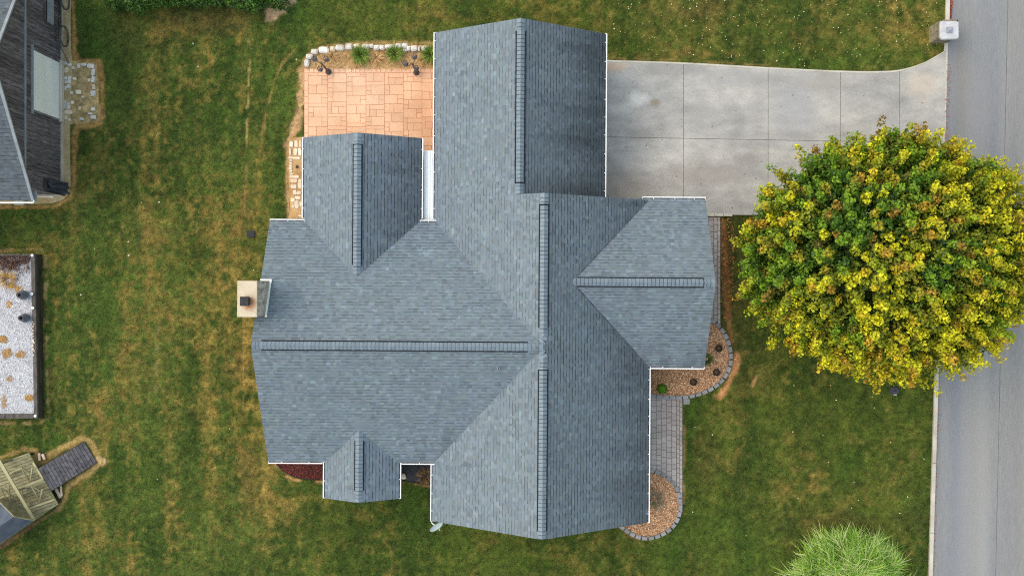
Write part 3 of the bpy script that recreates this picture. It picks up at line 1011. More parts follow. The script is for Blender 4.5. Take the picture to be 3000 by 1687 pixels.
def gutter(ax, pos, out, t0, t1, ze):
    """ax: running axis; pos: outer lip; out: +1/-1 outward direction; from t0 to t1"""
    global hang_me
    P = (lambda u, t, z: (u, t, z)) if ax == 'y' else (lambda u, t, z: (t, u, z))
    D = (lambda du, dt, dz: (du, dt, dz)) if ax == 'y' else (lambda du, dt, dz: (dt, du, dz))
    L_ = t1 - t0
    tm = (t0 + t1) / 2
    g = MB()
    g.box(P(pos - out * .019, tm, ze - .035), D(.038, L_, .07))
    g.box(P(pos - out * .026, tm, ze - .09), D(.02, L_ - .004, .042))
    for t in (t0 + .008, t1 - .008):
        g.box(P(pos - out * .073, t, ze - .052), D(.068, .016, .10))
    go = g.build('gutter', M['white'], HOUSE)
    tr = MB()
    tr.box(P(pos - out * .085, tm, ze - .098), D(.09, L_ - .01, .016))
    tr.build('trough', M['trough'], go)
    if hang_me is None:
        h = MB()
        h.box((0, 0, 0), (.105, .022, .012))
        hang_me = h.build('gutter_hanger', M['white'], go, local=True).data
        bpy.data.objects.remove(bpy.data.objects['gutter_hanger'])
    n_ = max(1, int(L_ / .72))
    for i in range(n_):
        t = t0 + (i + .5) * L_ / n_ + random.uniform(-.06, .06)
        o = bpy.data.objects.new('gutter_hanger', hang_me)
        o.location = P(pos - out * .075, t, ze - .006)
        if ax == 'x': o.rotation_euler = (0, 0, math.pi / 2)
        link(o, go)


for a in [('y', 3.686, 1, 3.50, 10.04, 2.70), ('y', -3.162, -1, 2.70, 10.04, 2.70), ('y', -3.538, 1, 2.70, 5.873, 2.71), ('y', -8.31, -1, 2.70, 5.873, 2.71),
          ('x', 2.651, 1, -9.555, -8.19, 2.75), ('x', 2.651, 1, -3.64, -2.90, 2.75), ('x', -6.971, -1, -9.555, -7.42, 2.75), ('x', -6.971, -1, -4.30, -2.98, 2.75),
          ('y', -7.40, -1, -8.323, -6.90, 2.71), ('y', -4.319, 1, -8.323, -6.90, 2.71), ('y', -3.162, -1, -9.203, -6.99, 2.70), ('y', 5.489, 1, -9.203, -3.15, 2.70),
          ('x', 3.633, 1, 5.12, 7.608, 2.71), ('x', -3.148, -1, 5.46, 7.608, 2.71)]:
    gutter(*a)

# walls, gable ends, garage doors, low white roof between the wings
ov = .42
for k, w in WG.items():
    a, b = w.c - w.hw + ov, w.c + w.hw - ov
    e0 = w.e0 + (.3 if k in 'ABG' else -.0)
    e1 = w.e1 - (.3 if k in 'ADCF' else .0)
    zt = w.ze + w.p * ov - .2
    zp = zt + w.p * (b - a) / 2
    pr = [(a, 0), (b, 0), (b, zt), ((a + b) / 2, zp), (a, zt)]
    vs = [((u, t, z) if w.axis == 'y' else (t, u, z)) for t in (e0, e1) for u, z in pr]
    m_ = MB().add(vs, [(i, (i + 1) % 5, 5 + (i + 1) % 5, 5 + i) for i in range(5)] + [tuple(range(5)), tuple(reversed(range(5, 10)))])
    m_.build('wall', M['brickw'], HOUSE)
gd = MB()
for i in range(4):
    gd.box((3.20, 6.5, .30 + i * .53), (.05, 4.8, .51))
gd.build('garage_door', M['white'], HOUSE)
mp_ = MB()
x0, x1, y0, y1 = xz(1239, 2.45), xz(1273, 2.45), yz(652, 2.45), yz(443, 2.45)
mp_.box(((x0 + x1) / 2, (y0 + y1) / 2, 2.43), (x1 - x0, y1 - y0, .04))
lp = mp_.build('low_roof_panel', M['wpanel'], HOUSE)
rb = MB()
for i, t in enumerate((.16, .30, .52, .72, .9)):
    rb.box((x0 + (x1 - x0) * t, (y0 + y1) / 2, 2.462), (.022, y1 - y0 - .01, .024))
rb.build('panel_rib', M['white'], lp)

# plumbing vent
pvx, pvy = xz(1463, 4.7), yz(1075, 4.7) + .0
zb = WG['B'].zr - WG['B'].p * abs(pvy - WG['B'].c)
v_ = MB().lathe((pvx, pvy, zb - .1), [(.042, 0), (.042, .36), (.03, .36), (.03, .2)], 14, close=False)
v_.lathe((pvx, pvy, zb - .02), [(.07, 0), (.045, .1)], 14, close=False)
pv = v_.build('plumbing_vent', M['trough'], HOUSE)
MB().lathe((pvx, pvy, zb + .1), [(.034, 0), (.0335, .01)], 14).build('vent_mouth', M['vent'], pv)

# chimney
ZT = 6.4
cx0, cx1 = xz(695, ZT), xz(753, ZT)
cy0, cy1 = yz(934, ZT), yz(828, ZT)
ch = MB()
ch.box(((cx0 + cx1) / 2, (cy0 + cy1) / 2, (ZT - .10) / 2), (cx1 - cx0 - .05, cy1 - cy0 - .05, ZT - .10))
chm = ch.build('chimney', M['brickw'], HOUSE)
c_ = MB().slab([(cx0, cy0), (cx1, cy0), (cx1, cy1), (cx0, cy1)], ZT - .10, ZT, .012)
c_.build('chimney_cap', M['stucco'], chm)
# weathered lap siding on the face toward the roof
zs = ZT - .12
i = 0
while zs > 4.1:
    MB().box((cx1 - .018 + .004 * (i % 2), (cy0 + cy1) / 2, zs - .06), (.03, cy1 - cy0 - .03, .125)).build('siding_board', M['chface'], chm)
    zs -= .13
    i += 1
# white flashing along the foot of the chimney
wb = WG['B']
fz = lambda y_: wb.zr - wb.p * abs(y_ - wb.c) + .02
fl = MB()
fl.bar((cx1 + .03, cy0 - .03, fz(cy0) + .02), (cx1 + .03, cy1 + .06, fz(cy1) + .02), .07, .03)
fl.bar((cx1 + .05, cy1 + .05, fz(cy1 + .05) + .02), (cx1 - .38, cy1 + .05, fz(cy1 + .05) + .02), .07, .03)
fl.build('flashing', M['white'], chm)
fx_, fy_ = xz(716, 6.8), yz(888, 6.8)
fc = MB()
for sx in (-1, 1):
    for sy in (-1, 1):
        fc.box((fx_ + sx * .11, fy_ + sy * .11, ZT + .16), (.03, .03, .34))
fc.slab([(fx_ - .165, fy_ - .165), (fx_ + .165, fy_ - .165), (fx_ + .165, fy_ + .165), (fx_ - .165, fy_ + .165)], ZT + .32, ZT + .40, .03)
fc.box((fx_, fy_, ZT + .12), (.2, .2, .26))
fc.build('flue_cap', M['blackpl'], chm)

# satellite dish on the south-west corner
dz = 2.75
dp = Vector(W(1278, 1543, 2.9))
dish = empty('satellite_dish', W(1264, 1528, 2.55), 'pale grey oval satellite dish on an arm at the roof corner', 'satellite dish')
mbd = MB()
nrm = Vector((.52, -.69, .5)).normalized()
ta = Vector((.8, .6, 0))
tb = nrm.cross(ta)
rings_, seg = 5, 28
vs = [dp - nrm * .05]
for i in range(1, rings_ + 1):
    r_ = i / rings_
    for k in range(seg):
        t = 2 * math.pi * k / seg
        vs.append(dp + ta * (.29 * r_ * math.cos(t)) + tb * (.28 * r_ * math.sin(t)) - nrm * (.05 * (1 - r_ * r_)))
fs = [(0, 1 + k, 1 + (k + 1) % seg) for k in range(seg)]
for i in range(rings_ - 1):
    for k in range(seg):
        q = (k + 1) % seg
        fs.append((1 + i * seg + k, 1 + (i + 1) * seg + k, 1 + (i + 1) * seg + q, 1 + i * seg + q))
mbd.add(vs, fs)
mbd.build('reflector', M['dish'], dish, smooth=True)
base = Vector(W(1264, 1528, 2.55))
MB().tube([base, base + Vector((.03, -.02, .12)), dp - nrm * .07], .022, 8).build('mount_arm', M['dish'], dish)
MB().tube([dp - nrm * .06 - tb * .25, dp + nrm * .03 - tb * .30], .010, 6).box(dp + nrm * .05 - tb * .30, (.035, .035, .05)).build('feed_horn', M['dish'], dish)

# ------------------------------------------------------------------ patio
patio = empty('patio', W(1060, 300, 0), 'salmon coloured stamped concrete patio behind the house', kind='structure')
sheet('patio_slab', PATIO_POLY, .045, M['patioj'], parent=patio)


def stone_px(x0, y0, x1, y1, z1, material, parent, gap=.9, name='paving_stone', ch=.006, z0=.03, jit=.0):
    g = gap / 2
    q = [(x0 + g, y0 + g), (x1 - g, y0 + g), (x1 - g, y1 - g), (x0 + g, y1 - g)]
    q = [(x + random.uniform(-jit, jit), y + random.uniform(-jit, jit)) for x, y in q]
    mb_ = MB().slab([W(x, y)[:2] for x, y in q], z0, z1, ch)
    return mb_.build(name, material, parent)


def pst(x0, y0, x1, y1):
    stone_px(x0, y0, x1, y1, .058 + random.uniform(-.002, .003), M['patio'], patio, gap=1.1)


x = 892
while x < 1285:
    w_ = random.uniform(11, 19)
    pst(x, 202, min(x + w_, 1290), 215)
    x += w_
y = 215
while y < 420:
    h_ = random.uniform(16, 32)
    pst(892, y, 904, y + h_)
    y += h_
cols = [904, 961, 1016.5, 1073, 1127, 1182.5, 1237, 1292]
for ci in range(7):
    a, b = cols[ci], cols[ci + 1]
    wd_ = b - a
    y = 215 - random.choice((0, 9, 16))
    while y < (450 if ci == 6 else 418):
        tpl = random.choice('aabbccdf')
        h_ = {'a': 26, 'b': 28, 'c': 27, 'd': 10, 'f': 34}[tpl] * random.uniform(.93, 1.07)
        ys, ye = max(y, 215), y + h_
        if ye - ys > 4:
            if tpl == 'a':
                m_ = a + wd_ * random.choice((.36, .42, .5))
                pst(a, ys, m_, ye); pst(m_, ys, b, ye)
            elif tpl == 'b':
                m_ = a + wd_ * .28; q = ys + (ye - ys) * .55
                pst(a, ys, m_, q); pst(a, q, m_, ye); pst(m_, ys, b, ye)
            elif tpl == 'c':
                m_ = a + wd_ * .7; q = ys + (ye - ys) * .45
                pst(a, ys, m_, ye); pst(m_, ys, b, q); pst(m_, q, b, ye)
            elif tpl == 'f':
                m_ = a + wd_ * .2; q = ys + (ye - ys) * .4
                pst(a, ys, m_, ye); pst(m_, ys, b, q); pst(m_, q, m_ + (b - m_) * .45, ye); pst(m_ + (b - m_) * .45, q, b, ye)
            else:
                pst(a, ys, b, ye)
        y += h_


def rock(cx, cy, rx, ry, rz, z0, z1, material, parent, name, nseg=9, ch=.05, tilt=.0, sup=.55):
    pts = []
    ph = random.uniform(0, 6.28)
    for k in range(nseg):
        t = 2 * math.pi * k / nseg + random.uniform(-.15, .15)
        c, s_ = math.cos(t), math.sin(t)
        x = math.copysign(abs(c) ** sup, c) * rx * random.uniform(.88, 1.06)
        y = math.copysign(abs(s_) ** sup, s_) * ry * random.uniform(.88, 1.06)
        pts.append((cx + x * math.cos(rz) - y * math.sin(rz), cy + x * math.sin(rz) + y * math.cos(rz)))
    sg = (random.uniform(-tilt, tilt), random.uniform(-tilt, tilt))
    return MB().slab(pts, z0, z1, ch, sag=sg).build(name, material, parent)


def scatter(poly_px, n_, z, lmin, lmax, wmin, wmax, cols_, name, parent=None, material=None, kind='stuff', label=None, cat=None, tilt=.3, keep=None, lift=.0, three=False):
    """many small flat chips inside an outline"""
    xs = [p[0] for p in poly_px]; ys = [p[1] for p in poly_px]
    X = rng.uniform(min(xs), max(xs), n_ * 3); Y = rng.uniform(min(ys), max(ys), n_ * 3)
    ok_ = inpoly(X, Y, poly_px)
    if keep is not None: ok_ &= keep(X, Y)
    X, Y = X[ok_][:n_], Y[ok_][:n_]
    n2 = len(X)
    k = H / FPX
    X, Y = (X - 1500) * k, (843.5 - Y) * k
    an = rng.uniform(0, 2 * math.pi, n2)
    l_ = rng.uniform(lmin, lmax, n2) / 2; w_ = rng.uniform(wmin, wmax, n2) / 2
    c, s_ = np.cos(an), np.sin(an)
    tz = rng.uniform(-tilt, tilt, (n2, 2))
    zz = z + rng.uniform(0, lift + .006, n2)
    V_ = np.empty((n2, 4, 3))
    for q, (a, b) in enumerate(((-1, -1), (1, -1), (1, 1), (-1, 1))):
        V_[:, q, 0] = X + a * l_ * c - b * w_ * s_
        V_[:, q, 1] = Y + a * l_ * s_ + b * w_ * c
        V_[:, q, 2] = zz + a * l_ * tz[:, 0] + b * w_ * tz[:, 1] + .5 * (l_ * abs(tz[:, 0]) + w_ * abs(tz[:, 1]))
    cols_ = np.array(cols_)
    cc_ = cols_[rng.integers(0, len(cols_), n2)] * rng.uniform(.75, 1.25, n2)[:, None]
    o = np_mesh(name, V_.reshape(-1, 3), np.arange(4 * n2).reshape(-1, 4), material or M['chips'], parent, col=np.repeat(np.clip(cc_, .004, .85), 4, axis=0))
    return tag(o, label, cat, kind=kind)


# bed behind the patio: sandy mulch, straw, a wall of pale boulders
pbed = sheet('planting_bed', PBED_POLY, .05, M['sand'], label='sandy straw-littered planting bed behind the patio')
scatter(PBED_POLY, 2600, .055, .05, .22, .004, .012, [A(214, 176, 120), A(190, 150, 100), A(160, 120, 80), A(226, 196, 140)], 'straw_litter', pbed, M['straw'], lift=.03)
edge1 = empty('stone_edging', W(1080, 148, 0), 'row of pale rough boulders edging the bed behind the patio', 'stone edging')
for (x0, y0, x1, y1, tn) in [(490, 600, 545, 685, 0), (508, 555, 582, 607, 0), (566, 505, 630, 558, 0), (635, 480, 745, 550, 0), (748, 475, 802, 530, 1), (802, 460, 897, 520, 0), (905, 450, 982, 515, 0),
                             (985, 452, 1062, 500, 1), (1070, 455, 1142, 512, 0), (1145, 455, 1190, 496, 0), (1187, 462, 1245, 517, 0), (1247, 468, 1300, 516, 0), (1300, 455, 1400, 508, 0), (1402, 450, 1474, 510, 0),
                             (1475, 445, 1530, 500, 0), (1482, 500, 1528, 534, 0), (1522, 475, 1560, 525, 0), (1560, 470, 1630, 530, 0), (1633, 480, 1656, 530, 0), (1660, 470, 1782, 525, 0)]:
    k = 3.4333
    a, b, c_, d_ = 750 + x0 / k, y0 / k, 750 + x1 / k, y1 / k
    wx, wy, _ = W((a + c_) / 2, (b + d_) / 2)
    rock(wx, wy, (c_ - a) / 2 * H / FPX, (d_ - b) / 2 * H / FPX, random.uniform(-.1, .1), 0, random.uniform(.2, .3), M['tanstone'] if tn else M['limestone'], edge1, 'boulder', 10, .05, .12)

# ------------------------------------------------------------------ paver walk, strips, front beds
walk = empty('paver_walk', W(1950, 1320, 0), 'grey concrete paver walk along the front of the house', kind='structure')
sheet('paver_bed', WALK_POLY, .03, M['paverj'], parent=walk)
cxs = [1892, 1907, 1922, 1937, 1952, 1967, 1981]
for i in range(6):
    y = 1140 - random.uniform(0, 12)
    while y < 1478:
        h_ = random.choice((14, 16, 18, 21)) * random.uniform(.95, 1.05)
        cx_ = (cxs[i] + cxs[i + 1]) / 2
        inb2 = inpoly(np.array([cx_]), np.array([y + h_ / 2]), [(p[0], p[1] - 3) for p in BED2_POLY])[0]
        if not inb2 and y + h_ > 1150:
            stone_px(cxs[i], max(y, 1146), cxs[i + 1], y + h_, .05 + random.uniform(-.003, .003), M['paver'], walk, 1.0, 'paver', .008, 0)
        y += h_
y = 1160
while y < 1490:
    stone_px(1982, y, 1990.5, y + 14, .05, M['paver'], walk, 1.2, 'paver', .008, 0)
    stone_px(1990.5, y + 4, 1999, y + 18, .052, M['paver'], walk, 1.2, 'paver', .008, 0)
    y += 14
stone_px(2002, 1168, 2021, 1184, .04, M['block'], walk, 0, 'paver', .01, 0)

strip = empty('paver_strip', W(2095, 800, 0), 'narrow brick paver strip beside the east gable', kind='structure')
sheet('paver_bed', STRIP_POLY, .03, M['paverj'], parent=strip)
for i, (a, b) in enumerate(((2062, 2076), (2076, 2090), (2090, 2101), (2101, 2110))):
    y = 638 - random.uniform(0, 10)
    while y < 950:
        h_ = (15, 17, 20, 15)[i] * random.uniform(.92, 1.1)
        if not inpoly(np.array([(a + b) / 2]), np.array([y + h_ / 2]), BED1_POLY)[0]:
            stone_px(a, max(y, 637), b, y + h_, .05 + random.uniform(-.003, .004), M['paver'], strip, 1.3, 'paver', .008, 0, jit=.3)
        y += h_
# low block step between driveway and strip
kst = empty('retaining_step', W(2110, 632, 0), 'low concrete step between driveway and brick strip', 'step')
for a, b in ((2058, 2092), (2093, 2118), (2119, 2144)):
    mbk = MB().slab([W(a, 625)[:2], W(b, 626)[:2], W(b, 635)[:2], W(a, 634)[:2]], 0, .14, .015)
    mbk.build('block', M['kerb'], kst)


def along(path, step):
    """points every step along a pixel path"""
    out = [path[0]]
    acc = 0
    for p, q in zip(path[:-1], path[1:]):
        d = math.dist(p, q)
        while acc + d >= step:
            t = (step - acc) / d
            p = (p[0] + (q[0] - p[0]) * t, p[1] + (q[1] - p[1]) * t)
            out.append(p)
            d = math.dist(p, q)
            acc = 0
        acc += d
    return out


def edging(path, step, width, root, skip=0):
    pts = along(path, step)
    for p, q in zip(pts[skip:-1], pts[skip + 1:]):
        tx, ty = q[0] - p[0], q[1] - p[1]
        L_ = math.hypot(tx, ty)
        tx, ty = tx / L_, ty / L_
        nx_, ny_ = ty, -tx
        g = .7
        quad = []
        for s_, side in ((g, 0), (L_ - g, 0), (L_ - g - 1, 1), (g + 1, 1)):
            quad.append((p[0] + tx * s_ + nx_ * (-width * side), p[1] + ty * s_ + ny_ * (-width * side)))
        MB().slab([W(x, y)[:2] for x, y in quad], 0, .13 + random.uniform(-.006, .01), .015).build('edging_block', M['block'], root)


def bed(name, poly, mulch_mat, label, cols_, n_):
    o = sheet(name, poly, .055, mulch_mat, label=label)
    scatter(poly, n_, .06, .02, .075, .01, .03, cols_, 'mulch_chips', o, lift=.03)
    return o


chipc = [A(236, 188, 146), A(214, 162, 120), A(178, 130, 94), A(242, 208, 172), A(140, 98, 70)]
bed1 = bed('mulch_bed', BED1_POLY, M['mulch'], 'tan wood mulch bed curving round the east gable corner', chipc, 5200)
bed2 = bed('mulch_bed', BED2_POLY, M['mulch'], 'tan wood mulch half-round bed at the south-east corner', chipc, 3200)
bed3 = bed('mulch_bed', BED3_POLY, M['redmulch'], 'dark red mulch bed under the south-west eave', [A(104, 50, 46), A(76, 38, 38), A(128, 62, 54), A(56, 30, 30)], 2600)
e1 = empty('block_edging', W(2120, 1060, 0), 'curved grey block edging round the east mulch bed', 'garden edging')
edging(BED1_OUT, 19, -11, e1)
e2 = empty('block_edging', W(1985, 1480, 0), 'curved grey block edging round the half-round mulch bed', 'garden edging')
edging(BED2_OUT, 18, -11, e2)
for nm, pth, lb in (('plastic_edging', BED3_OUT, 'black plastic edging along the dark red mulch bed'), ('plastic_edging', [(1165, 1404), (1180, 1407), (1255, 1417), (1280, 1424)], 'dark edging board along the black fabric bed')):
    mb = MB()
    mb.tube([W(x, y, .07) for x, y in pth], .028, 6)
    tag(mb.build(nm, M['edgeblack']), lb, 'garden edging')
# bed with black weed fabric: wrinkled sheet
gxx = np.linspace(1162, 1280, 44); gyy = np.linspace(1332, 1424, 34)
FX, FY = np.meshgrid(gxx, gyy)
wx_, wy_ = (FX - 1500) * H / FPX, (843.5 - FY) * H / FPX
FY2 = np.minimum(FY, 1404 + (FX - 1160) * .165)
wy_ = (843.5 - FY2) * H / FPX
rz_ = .05 + .05 * np.abs(fbm(wx_ + wy_ * .6, wy_ - wx_ * .5, .09, .5, 401, 3) - .5) * 2 + .03 * fbm(wx_, wy_, .3, .3, 409)
ii = np.arange(44 * 34).reshape(34, 44)
fq = np.stack([ii[:-1, :-1], ii[1:, :-1], ii[1:, 1:], ii[:-1, 1:]], -1).reshape(-1, 4)
fab = np_mesh('weed_fabric', np.stack([wx_.ravel(), wy_.ravel(), rz_.ravel()], 1), fq, M['fabric'], smooth=True)
tag(fab, 'crumpled black weed fabric in the corner bed by the small south gable', 'fabric')
rk = empty('stone', W(1184, 1393, .05), 'pale flat stone lying on black weed fabric', 'stone')
rock(*W(1184, 1393)[:2], .09, .13, .3, .05, .2, M['tanstone'], rk, 'stone_body', 8, .03)
rock(*W(1181, 1396)[:2], .05, .06, .3, .19, .22, M['tanstone'], rk, 'chipped_top', 7, .01)


# ------------------------------------------------------------------ plants made of blades and leaves
def ribbons(n_, base_fn, length, arch, width, colf, name, mate, parent, seg=4, el0=(1.1, 1.5)):
    """arching grass blades: base_fn(n)->(x,y,z,az) ; returns object"""
    bx2, by2, bz2, az2 = base_fn(n_)
    L_ = rng.uniform(*length, n_); ar = rng.uniform(*arch, n_); wd2 = rng.uniform(*width, n_)
    tw = rng.uniform(-.5, .5, n_)
    V_ = np.empty((n_, (seg + 1) * 2, 3))
    Cc = np.empty((n_, (seg + 1) * 2, 3))
    c0 = colf(n_)
    r_, z_ = np.zeros(n_), np.zeros(n_)
    el = rng.uniform(*el0, n_)
    for k in range(seg + 1):
        t = k / seg
        a2 = az2 + tw * t
        X = bx2 + np.cos(a2) * r_; Y = by2 + np.sin(a2) * r_; Z = bz2 + z_
        ww = wd2 * (1 - t ** 2) / 2 + .001
        V_[:, 2 * k] = np.stack([X - np.sin(a2) * ww, Y + np.cos(a2) * ww, Z], 1)
        V_[:, 2 * k + 1] = np.stack([X + np.sin(a2) * ww, Y - np.cos(a2) * ww, Z], 1)
        cc2 = c0 * (.8 + .3 * t)
        Cc[:, 2 * k] = cc2; Cc[:, 2 * k + 1] = cc2
        e_ = el - ar * (t + .5 / seg)
        r_ = r_ + np.cos(e_) * L_ / seg; z_ = z_ + np.sin(e_) * L_ / seg
    F_ = np.array([(2 * k, 2 * k + 1, 2 * k + 3, 2 * k + 2) for k in range(seg)])
    Fq_ = (np.arange(n_)[:, None, None] * (2 * seg + 2) + F_[None]).reshape(-1, 4)
    V_[:, :, 2] = np.maximum(V_[:, :, 2], .02)
    return np_mesh(name, V_.reshape(-1, 3), Fq_, mate, parent, col=np.clip(Cc.reshape(-1, 3), .004, .85))


def pal(cols_, jitter=.2):
    cols_ = np.array(cols_)
    return lambda n_: cols_[rng.integers(0, len(cols_), n_)] * rng.uniform(1 - jitter, 1 + jitter, n_)[:, None]


def disc_base(cx, cy, z, r):
    def f(n_):
        t = rng.uniform(0, 2 * math.pi, n_); q = np.sqrt(rng.uniform(0, 1, n_)) * r
        return cx + q * np.cos(t), cy + q * np.sin(t), np.full(n_, z), t + rng.normal(0, .6, n_)
    return f


for (px, py, r, lb) in ((1058, 165, .36, 'large green grass clump in the patio bed, leftmost of three'), (1159, 161, .32, 'green grass clump in the middle of the patio bed'),
                        (1262, 164, .34, 'green grass clump in the patio bed half under the eave')):
    x, y, _ = W(px, py)
    g = empty('grass_clump', (x, y, .05), lb, 'plant', 'grass clumps in the patio bed')
    ribbons(420, disc_base(x, y, .05, .10), (r * 1.0, r * 1.7), (.9, 1.8), (.012, .02), pal([A(116, 150, 50), A(92, 128, 40), A(150, 176, 74), A(70, 104, 34)]), 'blades', M['leaf'], g)
    ribbons(60, disc_base(x, y, .05, .14), (r * 1.2, r * 2.0), (1.6, 2.2), (.008, .014), pal([A(206, 176, 120), A(188, 150, 96)]), 'dry_blades', M['straw'], g)
# dried rosettes between them
for (px, py, lb) in ((975, 168, 'dried straw coloured plant left of the grass clumps'), (1105, 172, 'dried straw coloured plant between two grass clumps'), (1238, 178, 'dried straw coloured plant beside the second lamp post')):
    x, y, _ = W(px, py)
    g = empty('dried_plant', (x, y, .05), lb, 'plant', 'dried plants in the patio bed')
    ribbons(120, disc_base(x, y, .05, .08), (.22, .45), (1.6, 2.3), (.008, .014), pal([A(226, 190, 134), A(200, 160, 108), A(176, 132, 84)]), 'dry_blades', M['straw'], g)


# round potted shrub, pots
def leafball(cx, cy, zc, r, n_, cols_, name, parent, size=.035, squash=1.0):
    u = rng.normal(0, 1, (n_, 3)); u /= np.linalg.norm(u, axis=1)[:, None]
    u[:, 2] = np.where(u[:, 2] < -.2, -u[:, 2], u[:, 2])
    rr = r * rng.uniform(.82, 1.05, n_)
    P = u * rr[:, None] * np.array([1, 1, squash]) + np.array([cx, cy, zc])
    return leaf_quads(P, u, size, pal(cols_, .25)(n_) * (.6 + .5 * np.clip(u[:, 2], 0, 1))[:, None], name, parent)


def leaf_quads(P, up, size, col, name, parent, mate=None, spread=.6, aspect=.75):
    n_ = len(P)
    nn = up + rng.normal(0, spread, (n_, 3)); nn /= np.linalg.norm(nn, axis=1)[:, None]
    rv = rng.normal(0, 1, (n_, 3))
    a = np.cross(nn, rv); a /= np.linalg.norm(a, axis=1)[:, None] + 1e-9
    b = np.cross(nn, a)
    s_ = (size * rng.uniform(.65, 1.25, n_))[:, None]
    V_ = np.empty((n_, 4, 3))
    V_[:, 0] = P - a * s_
    V_[:, 1] = P + b * s_ * aspect + nn * s_ * .18
    V_[:, 2] = P + a * s_
    V_[:, 3] = P - b * s_ * aspect + nn * s_ * .18
    return np_mesh(name, V_.reshape(-1, 3), np.arange(4 * n_).reshape(-1, 4), mate or M['leaf'], parent, col=np.repeat(np.clip(col, .003, .85), 4, axis=0))


x, y, _ = W(1937, 1137)
g = empty('round_shrub', (x, y, .05), 'small bright green clipped ball shrub in the mulch bed', 'shrub')
MB().lathe((x, y, .05), [(.13, 0), (.16, .2), (.15, .2), (.14, .15)], 18, close=False).build('pot', M['pot'], g)
leafball(x, y, .27, .2, 1500, [A(110, 170, 40), A(140, 196, 60), A(84, 140, 30)], 'foliage', g, .022, .8)
for (px, py, lb) in ((2102, 1019, 'dark plastic pot in the mulch bed nearest the gable'), (2095, 1089, 'dark plastic pot in the mulch bed at the outer curve'), (2028, 1117, 'dark plastic pot in the mulch bed nearest the ball shrub')):
    x, y, _ = W(px, py)
    g = empty('flower_pot', (x, y, .05), lb, 'pot', 'empty dark pots in the mulch bed')
    MB().lathe((x, y, .05), [(.10, 0), (.145, .24), (.155, .245), (.155, .27), (.135, .27), (.125, .15)], 22, close=False).build('rim_and_wall', M['pot'], g, smooth=False)
    MB().lathe((x, y, .05), [(.13, .16), (.05, .19), (.0, .185)], 18).build('soil', M['potsoil'], g)
    MB().lathe((x, y, .05), [(.09, .20), (.098, .215), (.09, .215)], 18, close=False).build('inner_ring', M['blackpl'], g)
x, y, _ = W(2070, 1052)
g = empty('small_plant', (x, y, .05), 'small dark green plant under the east gable edge', 'plant')
ribbons(90, disc_base(x, y, .05, .12), (.2, .38), (.8, 1.8), (.012, .03), pal([A(70, 100, 40), A(96, 124, 56)]), 'leaves', M['leaf'], g)
x, y, _ = W(1918, 1462)
g = empty('withered_plant', (x, y, .05), 'withered grey plant in the half-round mulch bed', 'plant')
ribbons(170, disc_base(x, y, .05, .2), (.25, .6), (1.2, 2.2), (.006, .013), pal([A(146, 132, 112), A(120, 112, 100), A(112, 116, 84)]), 'stems', M['straw'], g)
x, y, _ = W(1247, 1393)
g = empty('dried_plant', (x, y, .06), 'dried brown tufts at the edge of the black fabric', 'plant', 'dried plants in the patio bed')
del g['group']
ribbons(170, disc_base(x, y, .06, .2), (.2, .45), (1.4, 2.2), (.006, .014), pal([A(150, 116, 76), A(118, 88, 58), A(176, 140, 92)]), 'stems', M['straw'], g)


# ------------------------------------------------------------------ lamp posts behind the patio
def lamp_post(px, py, az0, label):
    x, y, _ = W(px, py)
    g = empty('lamp_post', (x, y, .04), label, 'lamp post', 'garden lamp posts behind the patio')
    MB().lathe((x, y, .04), [(.13, 0), (.13, .05), (.10, .09), (.085, .26), (.06, .34), (.045, .5)], 14).build('base', M['darkmetal'], g)
    MB().tube([(x, y, .5), (x, y, 1.1), (x, y, 2.0)], [.045, .036, .028], 10).build('pole', M['darkmetal'], g)
    for k in range(3):
        t = az0 + k * 2 * math.pi / 3
        c, s_ = math.cos(t), math.sin(t)
        ex, ey = x + c * .27, y + s_ * .27
        MB().tube([(x, y, 1.72), (x + c * .14, y + s_ * .14, 1.62), (x + c * .25, y + s_ * .25, 1.70), (ex, ey, 1.80)], .013, 6).build('arm', M['darkmetal'], g)
        ln_ = MB()
        ln_.lathe((ex, ey, 1.79), [(.05, 0), (.09, .03), (.09, .045)], 6)
        for q in range(6):
            a2 = q * math.pi / 3
            ln_.tube([(ex + .085 * math.cos(a2), ey + .085 * math.sin(a2), 1.83), (ex + .10 * math.cos(a2), ey + .10 * math.sin(a2), 2.05)], .008, 4)
        ln_.lathe((ex, ey, 2.05), [(.125, 0), (.125, .02), (.085, .05)], 6, close=False)
        ln_.lathe((ex, ey, 2.05), [(.10, 0), (.10, .02)], 6, close=False)
        lo = ln_.build('lantern', M['darkmetal'], g)
        MB().lathe((ex, ey, 1.83), [(.075, 0), (.09, .22), (.05, .26), (.02, .28)], 6).build('pane', M['glass'], lo)


lamp_post(963, 212, 2.6, 'dark three-lantern garden lamp post at the patio corner')
lamp_post(1220, 214, 1.2, 'dark three-lantern garden lamp post beside the big roof')

